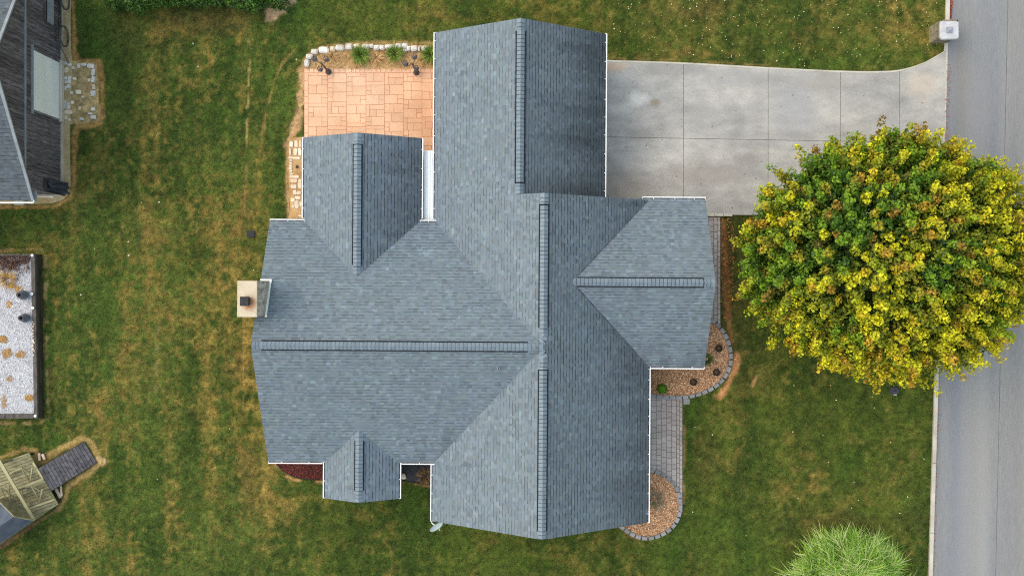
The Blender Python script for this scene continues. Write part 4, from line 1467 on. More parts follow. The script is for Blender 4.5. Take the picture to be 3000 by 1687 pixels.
# ------------------------------------------------------------------ stepping stones left of the small gable
ss = sheet('stone_path', SSTONE_POLY, .03, M['sand'], label='sandy strip of pale flagstones beside the north-west gable')
for (x0, y0, x1, y1) in [(155, 130, 225, 235), (240, 120, 300, 235), (315, 120, 360, 240), (155, 250, 185, 370), (222, 250, 290, 370), (297, 250, 360, 375), (140, 388, 335, 430), (165, 435, 215, 465), (160, 475, 205, 512),
                         (155, 520, 205, 557), (150, 562, 205, 598), (158, 602, 210, 640), (170, 650, 230, 685), (165, 690, 320, 737), (175, 745, 290, 815), (180, 835, 285, 912), (295, 750, 362, 912), (220, 930, 280, 1010),
                         (275, 945, 355, 1010), (185, 1060, 250, 1130), (252, 1030, 345, 1085), (200, 1180, 238, 1225), (242, 1095, 315, 1240), (300, 1335, 360, 1365), (320, 1120, 362, 1200)]:
    k = 5.573
    a, b, c_, d_ = 820 + x0 / k, 390 + y0 / k, 820 + x1 / k, 390 + y1 / k
    wx, wy, _ = W((a + c_) / 2, (b + d_) / 2)
    rock(wx, wy, (c_ - a) / 2 * H / FPX, (d_ - b) / 2 * H / FPX, random.uniform(-.08, .08), .0, .055 + random.uniform(0, .02), M['tanstone'], ss, 'flagstone', 8, .012, .02, .42)
g = empty('downspout_drain', W(870, 489, .03), 'small dark square drain in the sandy stone strip', 'drain')
MB().box(W(870, 489, .05), (.1, .1, .04)).build('drain_frame', M['grate'], g)
mb = MB()
for t in (-.03, 0, .03):
    p = W(870, 489, .074)
    mb.box((p[0] + t, p[1], p[2]), (.012, .085, .012))
mb.build('drain_bars', M['blackpl'], g)

# ------------------------------------------------------------------ barn
XB = W(183, 300)[0]           # east wall
YS = W(0, 572)[1]             # south wall line
ZE, PB, YR, ZRB = 3.5, .69, 8.18, 6.8
BARN = empty('barn', (XB, 8.0, 0), 'dark wooden barn with white roll-up door and grey shingle roof', 'barn')
XW = XB - 9.0
mb = MB()
yN = 2 * YR - YS
pr = [(YS, .12), (yN, .12), (yN, ZE - .1), (YR, ZE - .1 + PB * (YR - YS)), (YS, ZE - .1)]
vs = [(x, yy, z) for x in (XW, XB - .03) for yy, z in pr]
mb.add(vs, [(i, (i + 1) % 5, 5 + (i + 1) % 5, 5 + i) for i in range(5)] + [tuple(range(5)), tuple(reversed(range(5, 10)))])
mb.build('wall', M['barnboard'], BARN)
MB().box(((XW + XB) / 2, (YS + yN) / 2, .1), (XB - XW + .1, yN - YS + .1, .24)).build('foundation', M['kerb'], BARN)
yy = YS
di0, di1 = 7.0, 9.36          # door opening
while yy < yN:
    wv = random.uniform(.14, .2)
    ym = yy + wv / 2
    top = min(ZE - .1 + PB * (YR - YS) - PB * abs(ym - YR), 9)
    if ym < 13.6:
        segs = [(2.98, 3.48), (3.62, top)] if di0 - .03 < ym < di1 + .03 else [(.22, 3.48), (3.62, top)]
        for a, b in segs:
            if b - a > .1:
                MB().box((XB - .01 + random.uniform(0, .012), ym, (a + b) / 2), (.03, wv - random.uniform(.004, .018), b - a)).build('board', M['barnboard'], BARN)
    yy += wv
MB().box((XB + .015, (YS + yN) / 2, 3.55), (.06, yN - YS, .12)).build('trim_band', M['barntrim'], BARN)
MB().box((XB + .02, YS + .05, 1.7), (.05, .1, 3.2)).build('corner_trim', M['barnboard'], BARN)
dr = MB()
for i in range(9):
    z_ = .42 + i * .276
    dr.box((XB - .005, (di0 + di1) / 2, z_ + .136), (.05, di1 - di0 - .02, .266))
dro = dr.build('roll_door', M['wpanel'], BARN)
MB().box((XB + .03, (di0 + di1) / 2, 2.96), (.09, di1 - di0 + .36, .1)).build('door_header', M['barntrim'], BARN)
for yy in (di0 - .04, di1 + .04):
    MB().box((XB + .012, yy, 1.6), (.05, .07, 2.62)).build('door_jamb', M['barnboard'], BARN)
MB().box((XB + .06, (di0 + di1) / 2, .28), (.16, di1 - di0 + .2, .22)).build('door_sill', M['kerb'], BARN)
# barn roof
BW = {'R': Wing('x', YR, (YR - 3.41) + INS, XW - .4, XB + .33, ZE, PB)}
BW['R'].zr = ZE + PB * BW['R'].hw
broof = bpy.data.objects.new('roof', None)
link(broof, BARN)
broof.location = (0, 0, 0)
store = []
for sd_ in (1, -1):
    roof_face('R', sd_, 'R', C(92, 100, 110), BW, store, .16, .10, skip=False)
store2 = []
for P8, c8, kk, ww in store:
    P8 = P8 - np.array(BARN.location)
    store2.append((P8, c8, kk, ww))


def barn_pick(P, w_):
    xw = P[:, 0, 0] + XB; yw = P[:, 0, 1] + 8.0; zw = P[:, 0, 2]
    px_ = xw * FPX / (H - zw) + 1500; py_ = 843.5 - yw * FPX / (H - zw)
    return np.where((px_ > 3) & (py_ > 3), w_, -1e9)


emit_tabs(store2, M['barnroof'], broof, 280, barn_pick)
mb = MB()
for sd_ in (1, -1):
    ye = YR + sd_ * BW['R'].hw
    mb.add([(x, yy, z) for yy, z in ((ye, ZE - .015), (YR, BW['R'].zr - .015), (YR, BW['R'].zr - .15), (ye, ZE - .16)) for x in (XW - .38, XB + .32)],
           [(0, 1, 3, 2), (2, 3, 5, 4), (4, 5, 7, 6), (6, 7, 1, 0), (0, 2, 4, 6), (1, 7, 5, 3)])
mb.build('roof_deck', M['deck'], BARN)
for sd_ in (1, -1):
    ye = YR + sd_ * BW['R'].hw
    MB().bar((XB + .30, ye + sd_ * .02, ZE + .0), (XB + .30, YR, BW['R'].zr + .012), .11, .07).build('rake_board', M['barntrim'], BARN)
MB().box((XB + .25, 3.41 + .14, ZE - .12), (.28, .42, .06)).build('eave_return', M['barntrim'], BARN)
gm = MB()
gm.box((XW / 2 + (XB + .35) / 2, 3.41 - .11, ZE - .03), (XB + .35 - XW, .04, .09))
gm.box((XB + .33, 3.41 - .06, ZE - .03), (.04, .12, .09))
bg = gm.build('gutter', M['white'], BARN)
MB().box((XW / 2 + (XB + .35) / 2, 3.41 - .06, ZE - .085), (XB + .33 - XW, .09, .02)).build('trough', M['trough'], bg)
for xx in (XB - .05, XB - .75):
    MB().box((xx, 3.41 - .06, ZE + .012), (.025, .1, .012)).build('gutter_hanger', M['white'], bg)
# beige apron round the barn
bpath = sheet('barn_path', BARNPATH_POLY, .02, mat('beige_path', A(190, 172, 138), A(160, 138, 98), 1.4, .95, .5, 40, fine=.18, fscale=22), label='beige gravel apron along the barn walls')
padz = empty('flagstone_pad', W(235, 270, 0), 'scattered pale flagstones set before the barn door', kind='structure')
for (x0, y0, x1, y1, tn) in [(630, 620, 680, 655, 0), (680, 638, 725, 668, 0), (720, 668, 752, 700, 0), (775, 640, 808, 688, 0), (808, 640, 870, 668, 0), (875, 643, 952, 690, 0), (920, 693, 957, 768, 0), (920, 770, 955, 835, 0), (640, 680, 690, 735, 1),
                             (625, 768, 678, 808, 0), (680, 765, 720, 848, 0), (625, 812, 678, 848, 0), (625, 862, 672, 920, 0), (670, 850, 712, 890, 0), (880, 790, 915, 825, 1), (910, 912, 965, 970, 0), (925, 850, 960, 905, 1), (705, 920, 735, 950, 0),
                             (625, 1000, 663, 1103, 0), (668, 1030, 708, 1100, 0), (712, 1015, 745, 1050, 1), (637, 1108, 735, 1152, 1), (630, 1157, 680, 1205, 1), (685, 1195, 712, 1220, 0), (800, 1185, 850, 1210, 0), (888, 1132, 935, 1158, 0),
                             (912, 1160, 968, 1200, 0), (915, 1080, 957, 1118, 0), (820, 965, 848, 990, 0), (760, 905, 820, 950, 1), (730, 780, 770, 810, 1), (790, 1070, 815, 1110, 1)]:
    k = 3.4333
    wx, wy, _ = W((x0 + x1) / 2 / k, (y0 + y1) / 2 / k)
    rock(wx, wy, (x1 - x0) / 2 / k * H / FPX, (y1 - y0) / 2 / k * H / FPX, random.uniform(-.12, .12), -.02, .035 + random.uniform(0, .02), M['limestone'] if not tn else M['tanstone'], padz, 'flagstone', 8, .012, .02, .42)
MB().slab([W(102, 566)[:2], W(160, 570)[:2], W(158, 580)[:2], W(102, 578)[:2]], 0, .06, .01).build('flagstone', M['tanstone'], padz)
MB().slab([W(48, 588)[:2], W(76, 588)[:2], W(76, 601)[:2], W(48, 601)[:2]], 0, .2, .01).build('flagstone', M['kerb'], padz)


# wagon standing against the barn wall
def wheel(parent, c, r, name='wheel'):
    g = MB()
    n_ = 26
    for k in range(n_):
        a, b = 2 * math.pi * k / n_, 2 * math.pi * (k + 1) / n_
        g.bar((c[0], c[1] + r * math.cos(a), c[2] + r * math.sin(a)), (c[0], c[1] + r * math.cos(b), c[2] + r * math.sin(b)), .05, .055, up=(1, 0, 0))
    rim = g.build(name, M['timber'], parent)
    sp = MB()
    for k in range(12):
        a = 2 * math.pi * k / 12
        sp.tube([(c[0], c[1], c[2]), (c[0], c[1] + (r - .02) * math.cos(a), c[2] + (r - .02) * math.sin(a))], .014, 5)
    sp.build('spokes', M['timber'], rim)
    MB().tube([(c[0] - .1, c[1], c[2]), (c[0] + .1, c[1], c[2])], .06, 10).build('hub', M['timberdark'], rim)


wy1, wy2 = W(0, 108, .4)[1], W(0, -2, .5)[1]
xg = XB + .24
wag = empty('farm_wagon', (xg, (wy1 + wy2) / 2, 0.02), 'old weathered two-wheeled farm wagon against the barn wall', 'wagon')
wheel(wag, (xg + .02, wy1, .47), .42)
wheel(wag, (xg + .06, wy2, .47), .42)
mb = MB()
mb.box((xg - .14, (wy1 + wy2) / 2 + .15, 1.42), (.09, 1.25, .42))
mb.build('side_panel', M['barntrim'], wag)
MB().box((xg - .2, (wy1 + wy2) / 2 - .12, 1.86), (.05, .6, .1)).build('rail', M['timber'], wag)
MB().tube([(xg - .12, wy1, .47), (xg - .12, wy2, .47)], .035, 8).build('axle', M['timberdark'], wag)
MB().bar((xg - .14, wy1 - .1, .5), (xg - .14, wy1 - .1, 1.45), .05, .05).bar((xg - .14, wy2 + .1, .5), (xg - .14, wy2 + .1, 1.4), .05, .05).build('stake', M['timber'], wag)
MB().tube([(xg - .1, wy1 - .1, .9), (xg - .05, wy1 - .55, .5), (xg + .03, wy1 - 1.0, .06)], .022, 6).build('shaft', M['timber'], wag)
MB().box((xg - .2, wy1 - .05, 1.02), (.04, .06, .5)).build('hanger', M['barntrim'], wag)

# dark tarp hung on the wall at the corner
ty0, ty1 = W(0, 566, .8)[1], W(0, 532, .8)[1]
nu, nv = 26, 30
U_, V__ = np.meshgrid(np.linspace(0, 1, nu), np.linspace(0, 1, nv))
ty = ty0 + (ty1 - ty0) * U_
tzv = .08 + 1.85 * V__ - .35 * np.sin(U_ * math.pi) * (V__ ** 3)
tx = XB + .12 + .16 * (1 - V__) + .10 * np.abs(fbm(U_.ravel() * 3, V__.ravel() * .8, .5, .5, 501).reshape(U_.shape) - .5) * 2 + .05 * np.sin(U_ * 13 + 3 * V__)
ii = np.arange(nu * nv).reshape(nv, nu)
fq = np.stack([ii[:-1, :-1], ii[:-1, 1:], ii[1:, 1:], ii[1:, :-1]], -1).reshape(-1, 4)
tg = empty('hung_tarp', (XB + .2, (ty0 + ty1) / 2, 0), 'dark blue-grey tarp draped on a frame at the barn corner', 'tarp')
tp_ = np_mesh('cloth', np.stack([tx.ravel(), ty.ravel(), tzv.ravel()], 1), fq, M['tarp'], tg, smooth=True)
MB().bar((XB + .1, ty0 - .02, 1.93), (XB + .1, ty1 + .02, 1.93), .05, .05).bar((XB + .1, ty1 + .02, 0), (XB + .1, ty1 + .02, 1.95), .05, .05).bar((XB + .1, ty0 - .02, 0), (XB + .1, ty0 - .02, 1.95), .05, .05).build('frame', M['timberdark'], tg)

# ------------------------------------------------------------------ raised bed with white gravel
ZB = .58
rb_ = empty('raised_bed', W(60, 980, 0), 'raised timber bed filled with white gravel', 'raised bed')


def px_poly(pts, z):
    return [W(x, y, z)[:2] for x, y in pts]


RB = [(-300, 744), (101, 744), (107, 1226), (-300, 1228)]      # at top height
inner = [(-300, 752), (88, 752), (97, 1213), (-300, 1213)]
mb = MB().slab(px_poly(inner, ZB), .0, ZB - .09, .005)
grv = mb.build('gravel', M['gravel'], rb_)
# top timbers, then lower courses of the outer face
tops = [([(90, 744), (101, 744), (103, 862), (92, 862)], 0), ([(92, 863), (103, 863), (104.5, 902), (93, 902)], 0), ([(93, 903), (104.5, 903), (107, 1062), (97, 1062)], 0), ([(97, 1063), (107, 1063), (110, 1226), (99, 1226)], 0),
        ([(64, 744), (89, 744), (89, 756), (64, 756)], 0), ([(-120, 744), (63, 744), (63, 753), (-120, 753)], 0), ([(15, 1212), (98, 1212), (98, 1225), (15, 1226)], 0), ([(-150, 1212), (14, 1212), (14, 1226), (-150, 1227)], 0)]
for q, _ in tops:
    MB().slab(px_poly(q, ZB), ZB - .15, ZB, .012).build('timber', M['timber'], rb_)
ex0 = W(102, 800, ZB)[0]
cuts = [[744, 830, 905, 1060, 1226], [744, 862, 1000, 1130, 1226], [744, 800, 930, 1090, 1226]]
for lv, cs in enumerate(cuts):
    zt = ZB - .155 - lv * .15
    for a, b in zip(cs[:-1], cs[1:]):
        ya, yb = W(0, a + .8, zt)[1], W(0, b - .8, zt)[1]
        xa = W(102 + (a - 744) * 6 / 480, a, ZB)[0] + .015 + lv * .012
        xb = W(102 + (b - 744) * 6 / 480, b, ZB)[0] + .015 + lv * .012
        MB().slab([(xa - .16, ya), (xa, ya), (xb, yb), (xb - .16, yb)], max(zt - .147, 0), zt, .012).build('timber', M['timberdark'], rb_)
for (a, b, y1) in ((W(0, 744, ZB)[1], 0, 0),):
    pass
ysN, ysS = W(0, 747, ZB)[1], W(0, 1224, ZB)[1]
xe = W(100, 800, ZB)[0]
MB().box((xe - 3, ysN - .06, ZB / 2 - .08), (6, .12, ZB - .16)).build('timber', M['timberdark'], rb_)
MB().box((xe - 3, ysS + .06, ZB / 2 - .08), (6, .12, ZB - .16)).build('timber', M['timberdark'], rb_)
inn_g = [(x * 1.0, y) for x, y in [(-40, 760), (96, 760), (104, 1222), (-40, 1222)]]


def scat_z(poly_px, z, n_, *a, **k):
    """scatter at height z: convert outline seen at z to ground-pixel outline"""
    q = [((p[0] - 1500) * (H - z) / H + 1500, (p[1] - 843.5) * (H - z) / H + 843.5) for p in poly_px]
    return scatter(q, n_, z, *a, **k)


GZ = ZB - .09
scat_z([(-30, 752), (87, 752), (96, 1212), (-30, 1212)], GZ, 5200, .02, .06, .015, .04, [A(204, 204, 211), A(192, 192, 199), A(178, 178, 186), A(156, 154, 161), A(212, 212, 216)], 'gravel_stones', rb_, lift=.012)
for (cx, cy, rx, ry, n_) in ((8, 992, 16, 14, 260), (20, 1035, 20, 16, 220), (62, 1040, 18, 12, 160), (26, 890, 10, 10, 60), (55, 850, 18, 10, 80), (12, 1180, 12, 20, 90), (90, 1165, 16, 14, 160), (28, 1110, 10, 10, 50), (40, 838, 18, 8, 90)):
    t = [(cx + rx * math.cos(a / 10 * 6.283) * random.uniform(.6, 1.2), cy + ry * math.sin(a / 10 * 6.283) * random.uniform(.6, 1.2)) for a in range(10)]
    t = [(min(x, 97), y) for x, y in t]
    scat_z(t, GZ + .006, n_, .03, .11, .006, .02, [A(206, 160, 84), A(180, 136, 76), A(160, 130, 96)], 'leaf_litter', rb_, material=M['straw'], lift=.03)
# dead brush pile
bx0, by0, _ = W(30, 778, GZ)
bp = empty('brush_pile', (bx0, by0, GZ), 'pile of dead brown vines at the top of the gravel bed', 'brush pile')
mb = MB()
colsb = [A(112, 80, 66), A(84, 60, 52), A(140, 108, 88), A(70, 48, 44)]
for i in range(330):
    px_ = random.uniform(-30, 86); py_ = 752 + abs(random.gauss(0, .5)) * 46
    if py_ > 806 - max(0, px_ - 50) * .5: continue
    x, y, z = W(px_, py_, GZ)
    a = random.uniform(0, 6.28)
    L_ = random.uniform(.12, .4)
    mb.cur = random.choice(colsb)
    k = random.uniform(-1, 1)
    pts = [(x + math.cos(a + k * t) * L_ * t, y + math.sin(a + k * t) * L_ * t, GZ + .02 + random.uniform(0, .16)) for t in (0, .35, .7, 1)]
    xlim = W(88, 780, GZ)[0]
    ylim = W(0, 750, GZ)[1]
    pts = [(min(p[0], xlim), min(p[1], ylim), p[2]) for p in pts]
    mb.tube(pts, random.uniform(.006, .013), 4)
mb.build('vines', M['twig'], bp, col=True)
x, y, _ = W(25, 820, GZ)
g = empty('dried_grass', (x, y, GZ), 'yellow dried grass tuft below the brush pile', 'plant')
ribbons(220, disc_base(x, y, GZ, .2), (.2, .5), (1.6, 2.3), (.006, .014), pal([A(216, 178, 96), A(188, 146, 76), A(150, 110, 70)]), 'blades', M['straw'], g)
# urns
for (px, py, s_, lb) in ((71, 864, 1.0, 'dark glazed urn on gravel, upper of the two'), (76, 931, .98, 'dark glazed urn on gravel, lower of the two')):
    x, y, _ = W(px, py, GZ + .12)
    g = empty('urn', (x, y, GZ), lb, 'urn', 'dark urns on the gravel bed')
    MB().lathe((x, y, GZ), [(.10 * s_, 0), (.185 * s_, .12), (.205 * s_, .24), (.17 * s_, .40), (.10 * s_, .52), (.085 * s_, .56), (.115 * s_, .60), (.10 * s_, .60), (.07 * s_, .56), (.09 * s_, .42)], 22, close=False).build('body', M['urn'], g, smooth=True)
    MB().lathe((x, y, GZ), [(.10 * s_, .02), (.088 * s_, .43)], 18).build('soil', M['potsoil'] if py < 900 else M['blackpl'], g)
    MB().lathe((x, y, GZ), [(.112 * s_, .585), (.122 * s_, .60), (.112 * s_, .615), (.098 * s_, .60), (.112 * s_, .585)], 20, close=False).build('lip', M['timber'], g)
# solar lamps on the timbers
for (px, py, lb) in ((94, 748, 'white round solar lamp on the top corner of the timber bed'), (93, 861, 'white round solar lamp level with the upper urn'), (96, 902, 'white round solar lamp between the two urns'), (103, 1218, 'white round solar lamp on the bottom corner of the timber bed')):
    x, y, _ = W(px, py, ZB + .1)
    g = empty('solar_lamp', (x, y, ZB), lb, 'lamp', 'solar lamps on the timber bed')
    MB().lathe((x, y, ZB), [(.03, 0), (.03, .06), (.055, .07), (.062, .10), (.05, .115), (.02, .12)], 16).build('cap', M['solar'], g)
    MB().lathe((x, y, ZB), [(.022, .119), (.02, .124)], 10).build('solar_cell', M['trough'], g)
PEB = ['first', 'second', 'third', 'fourth', 'fifth', 'sixth', 'seventh', 'ninth', 'tenth', 'twelfth', 'eleventh', 'thirteenth', 'eighth']
for i, (px, py) in enumerate([(97, 943), (100, 949), (98, 956), (98, 968), (97.5, 977), (98.5, 985), (98.5, 995), (100, 1003), (97, 1012), (101, 1027), (98, 1022), (99, 1040), (98, 999)]):
    x, y, _ = W(px, py, ZB)
    nth = PEB[i]
    g = empty('pebble', (x, y, ZB), nth + ' pale pebble from the top in the row on the timber edge', 'pebble', 'pebbles on the timber edge')
    r_ = random.uniform(.03, .05)
    MB().lathe((x, y, ZB), [(r_ * .6, 0), (r_, .02), (r_ * .75, .045), (r_ * .2, .055)], 8).build('pebble_body', M['pebble'], g)

# ------------------------------------------------------------------ play deck with ramp
ZD = .45
pd = empty('play_deck', W(70, 1440, 0), 'greenish weathered timber deck with cross-braced railings', 'deck')
tops_px = DECK_POLY
ang = R(-20)
dvx, dvy = math.cos(ang), math.sin(ang)          # image direction of the boards
nvx, nvy = -dvy, dvx
lo_, hi_ = 1e9, -1e9
for p in DECK_POLY:
    s_ = p[0] * nvx + p[1] * nvy
    lo_, hi_ = min(lo_, s_), max(hi_, s_)
s_ = lo_
while s_ < hi_:
    e_ = s_ + 9.6
    pl = clip_half(DECK_POLY, nvx, nvy, -(s_ + .5))
    pl = clip_half(pl, -nvx, -nvy, e_ - .5)
    if len(pl) >= 3:
        MB().slab(px_poly(pl, ZD), ZD - .035, ZD + random.uniform(-.004, .004), .006).build('board', M['tanwood'], pd)
    s_ = e_
fr = MB()
for p in ((82, 1332), (164, 1472), (104, 1514), (10, 1362), (60, 1440)):
    x, y, _ = W(p[0], p[1], ZD)
    fr.box((x, y, ZD / 2 - .02), (.1, .1, ZD - .04))
fr.build('posts', M['timberdark'], pd)


def pbar(a, za, b, zb_, w_, h_, name='rail', mt='railwood'):
    MB().bar(W(a[0], a[1], za), W(b[0], b[1], zb_), w_, h_).build(name, M[mt], pd)


ZTOP = 1.35
pbar((-6, 1342), ZTOP, (100, 1522), ZTOP, .12, .06)
for p in ((2, 1356), (50, 1437), (98, 1518)):
    x, y, z = W(p[0], p[1], ZTOP)
    MB().box((x, y, (ZD + ZTOP) / 2 - .02), (.09, .09, ZTOP - ZD - .04)).build('post', M['tanwood'], pd)
for (a, za, b, zb_) in [((54, 1431), 1.0, (127, 1401), 1.0), ((57, 1435), .75, (128, 1406), .75), ((62, 1371), 1.2, (88, 1412), .55), ((68, 1374), 1.15, (114, 1399), .55), ((95, 1368), 1.15, (88, 1410), .6), ((97, 1354), .9, (126, 1402), .9),
                         ((93, 1425), 1.2, (118, 1468), .55), ((98, 1426), 1.15, (152, 1455), .55), ((124, 1432), 1.1, (117, 1466), .6), ((82, 1490), .95, (160, 1462), .95), ((22, 1382), 1.0, (30, 1400), .5), ((64, 1432), 1.0, (66, 1452), .5),
                         ((0, 1427), 1.2, (28, 1480), .55), ((6, 1430), 1.15, (52, 1464), .55), ((24, 1416), 1.15, (30, 1476), .6), ((26, 1386), .6, (60, 1372), .6), ((76, 1474), .6, (88, 1477), .6)]:
    pbar(a, za, b, zb_, .075 if abs(za - zb_) < .01 else .055, .05, 'rail' if abs(za - zb_) < .01 else 'brace')
# ramp of grey planks
rp = empty('wooden_ramp', W(195, 1365, 0), 'dark grey plank ramp leading up to the play deck', 'ramp')
q0, q1, q2, q3 = RAMP_Q      # deck-side top, ground-side top, ground-side bottom, deck-side bottom
NPL = 15
for i in range(NPL):
    a, b = i / NPL + .004, (i + 1) / NPL - .004
    za, zb_ = ZD * (1 - a) + .07 * a, ZD * (1 - b) + .07 * b
    L2 = lambda p, q, t: (p[0] + (q[0] - p[0]) * t, p[1] + (q[1] - p[1]) * t)
    pts = [W(*L2(q0, q1, a), za), W(*L2(q0, q1, b), zb_), W(*L2(q3, q2, b), zb_), W(*L2(q3, q2, a), za)]
    vs = [(x, y, z) for x, y, z in pts] + [(x, y, z - .035) for x, y, z in pts]
    MB().add(vs, [(3, 2, 1, 0), (4, 5, 6, 7), (0, 1, 5, 4), (1, 2, 6, 5), (2, 3, 7, 6), (3, 0, 4, 7)]).build('plank', M['greydeck'], rp)
for e0_, e1_ in ((q0, q1), (q3, q2)):
    MB().bar(W(e0_[0], e0_[1], ZD - .1), W(e1_[0], e1_[1], .02), .05, .12).build('stringer', M['timberdark'], rp)
# roof of the play house in the corner
ph = empty('play_house', W(10, 1560, 0), 'small play house with dark blue-grey roof beside the deck', 'play house')
pk = Vector(W(42, 1512, 2.3)); r2 = Vector(W(-110, 1614, 2.3))
e_a = Vector(W(-14, 1456, 1.75)); e_b = Vector(W(101, 1523, 1.6))
dirv = r2 - pk
mb = MB()
for ea in (e_a, e_b):
    n_ = 7
    for i in range(n_):
        a = ea.lerp(pk, i / n_); b = ea.lerp(pk, (i + 1) / n_)
        up = Vector((0, 0, .012))
        mb.add([a + up, a + dirv + up, b + dirv, b, a, a + dirv], [(0, 1, 2, 3), (4, 5, 1, 0)])
mb.build('roof', M['bluemetal'], ph)
MB().bar(e_a, pk, .04, .08).bar(e_b, pk, .04, .08).build('trim', M['tanwood'], ph)
mb = MB()
vs = [e_a + dirv * .08, e_b + dirv * .08, e_b + dirv, e_a + dirv]
vs = [Vector((v.x, v.y, 0)) for v in vs] + [v - Vector((0, 0, .05)) for v in vs]
ctr = sum(vs, Vector()) / 8
vs = [Vector((ctr.x + (v.x - ctr.x) * .9, ctr.y + (v.y - ctr.y) * .9, v.z)) for v in vs]
mb.add(vs, [(0, 1, 5, 4), (1, 2, 6, 5), (2, 3, 7, 6), (3, 0, 4, 7), (4, 5, 6, 7)])
mb.build('wall', M['tanwood'], ph)
for i, (a, b, w_, lb) in enumerate([((115, 1327), (116, 1348), .1, 'pale scrap plank above the ramp, left of a pair'), ((124, 1329), (131, 1345), .1, 'pale scrap plank above the ramp, right of a pair'),
                                    ((163, 1430), (178, 1457), .12, 'longer pale scrap plank below the ramp'), ((178, 1421), (181, 1452), .07, 'narrow pale scrap plank below the ramp')]):
    p0, p1 = Vector(W(*a, .06)), Vector(W(*b, .06))
    m_ = MB().bar(p0, p1, w_, .05)
    dd = (p1 - p0).normalized()
    m_.bar(p0 + dd * .06 + Vector((0, 0, -.045)), p0 + dd * .10 + Vector((0, 0, -.045)), w_ * .9, .04)
    m_.bar(p1 - dd * .10 + Vector((0, 0, -.045)), p1 - dd * .06 + Vector((0, 0, -.045)), w_ * .9, .04)
    tag(m_.build('scrap_plank', M['palewood']), lb, 'plank', 'scrap planks by the ramp')

# ------------------------------------------------------------------ mailbox pillar
pz = 1.32
p00, p11 = W(2722, 80), W(2772, 128)
pcx, pcy = (p00[0] + p11[0]) / 2, (p00[1] + p11[1]) / 2
pw, pd_ = abs(p11[0] - p00[0]), abs(p11[1] - p00[1])
pil = empty('mailbox_pillar', (pcx, pcy, 0), 'stacked stone mailbox pillar with pale cap stone by the road', 'mailbox pillar')
MB().box((pcx, pcy, .62), (pw - .08, pd_ - .08, 1.2)).build('core', M['joint'], pil)
zc = .0
while zc < 1.2:
    hh = random.uniform(.11, .2)
    hh = min(hh, 1.24 - zc)
    for side in range(4):
        t = 0
        full = pd_ if side % 2 == 0 else pw
        while t < full - .02:
            w_ = min(random.uniform(.16, .36), full - t)
            if full - t - w_ < .1: w_ = full - t
            m_ = t + w_ / 2 - full / 2
            d_ = random.uniform(.05, .075)
            if side == 0: c_, dm = (pcx - pw / 2 + .03, pcy + m_), (d_, w_ - .014)
            elif side == 2: c_, dm = (pcx + pw / 2 - .03, pcy + m_), (d_, w_ - .014)
            elif side == 1: c_, dm = (pcx + m_, pcy - pd_ / 2 + .03), (w_ - .014, d_)
            else: c_, dm = (pcx + m_, pcy + pd_ / 2 - .03), (w_ - .014, d_)
            MB().box((c_[0], c_[1], zc + hh / 2), (dm[0], dm[1], hh - .014)).build('stone', M['pillar'], pil)
            t += w_
    zc += hh
cpts = px_poly([(2758, 62), (2806, 62), (2810, 67), (2810, 111), (2804, 115), (2761, 116), (2755, 109), (2755, 68)], pz + .09)
MB().slab(cpts, pz - .06, pz + .09, .03).build('cap_stone', M['capstone'], pil)
lx, ly, _ = W(2784, 87, pz + .2)
lm = MB()
for i, (s2, z2) in enumerate(((.125, .09), (.095, .13), (.06, .17))):
    lm.box((lx, ly, pz + z2 + .015), (s2 * 2, s2 * 2, .03))
    lm.box((lx, ly, pz + z2 + .04), (s2 * 1.35, s2 * 1.35, .03))
lo = lm.build('cap_lamp', mat('lamp_grey', A(150, 156, 168), None, 5, .5), pil)
lm = MB()
for s2, z2 in ((.125, .09), (.09, .13)):
    for sx, sy, dx_, dy_ in ((-1, 0, .025, s2 * 2), (0, -1, s2 * 2, .025)):
        lm.box((lx + sx * s2, ly + sy * s2, pz + z2 + .03), (dx_, dy_, .05))
lm.box((lx + .02, ly + .02, pz + .215), (.07, .07, .03))
lm.build('lamp_frame', M['blackpl'], lo)
mbx = MB().box((pcx + pw / 2 + .02, pcy, 1.0), (.06, .26, .26)).build('letter_box_door', M['blackpl'], pil)

# ------------------------------------------------------------------ small things on the lawn
x, y, _ = W(735, 686)
g = empty('drain_grate', (x, y, 0), 'black square drain grate in the lawn left of the house', 'drain')
MB().box((x, y, .02), (.33, .28, .05)).build('frame', M['blackpl'], g)
for i in range(5):
    MB().box((x, y - .10 + i * .05, .055), (.29, .026, .024)).build('bar', M['grate'], g)
x, y, _ = W(2620, 1144)
g = empty('meter_box', (x, y, 0), 'dark utility meter box lid in the lawn below the maple', 'utility box')
MB().slab([(x - .19, y - .1), (x - .12, y - .15), (x + .17, y - .13), (x + .2, y + .04), (x + .1, y + .15), (x - .14, y + .14), (x - .2, y + .02)], 0, .07, .02).build('lid', mat('meter_lid', A(64, 66, 76), A(50, 52, 60), 8, .6), g)
MB().box((x + .01, y, .075), (.1, .04, .02)).build('lid_handle', M['blackpl'], g)
MB().box((x + .02, y - .17, .03), (.12, .05, .05)).build('collar', M['kerb'], g)
scatter([(1785, -20), (2760, -20), (2760, 150), (2560, 205), (2250, 190), (1785, 165)], 230, .035, .02, .05, .015, .035, [A(196, 184, 130), A(214, 196, 130), A(236, 232, 200), A(190, 150, 90)], 'fallen_leaves', label='pale fallen leaves scattered on the lawn above the driveway', cat='leaves', lift=.02)
scatter([(2000, 900), (2720, 1140), (2720, 1560), (2010, 1640)], 34, .035, .03, .055, .02, .04, [A(224, 214, 170), A(214, 186, 120), A(236, 232, 210)], 'fallen_leaves', label='few pale fallen leaves on the lawn below the maple', cat='leaves', lift=.02)
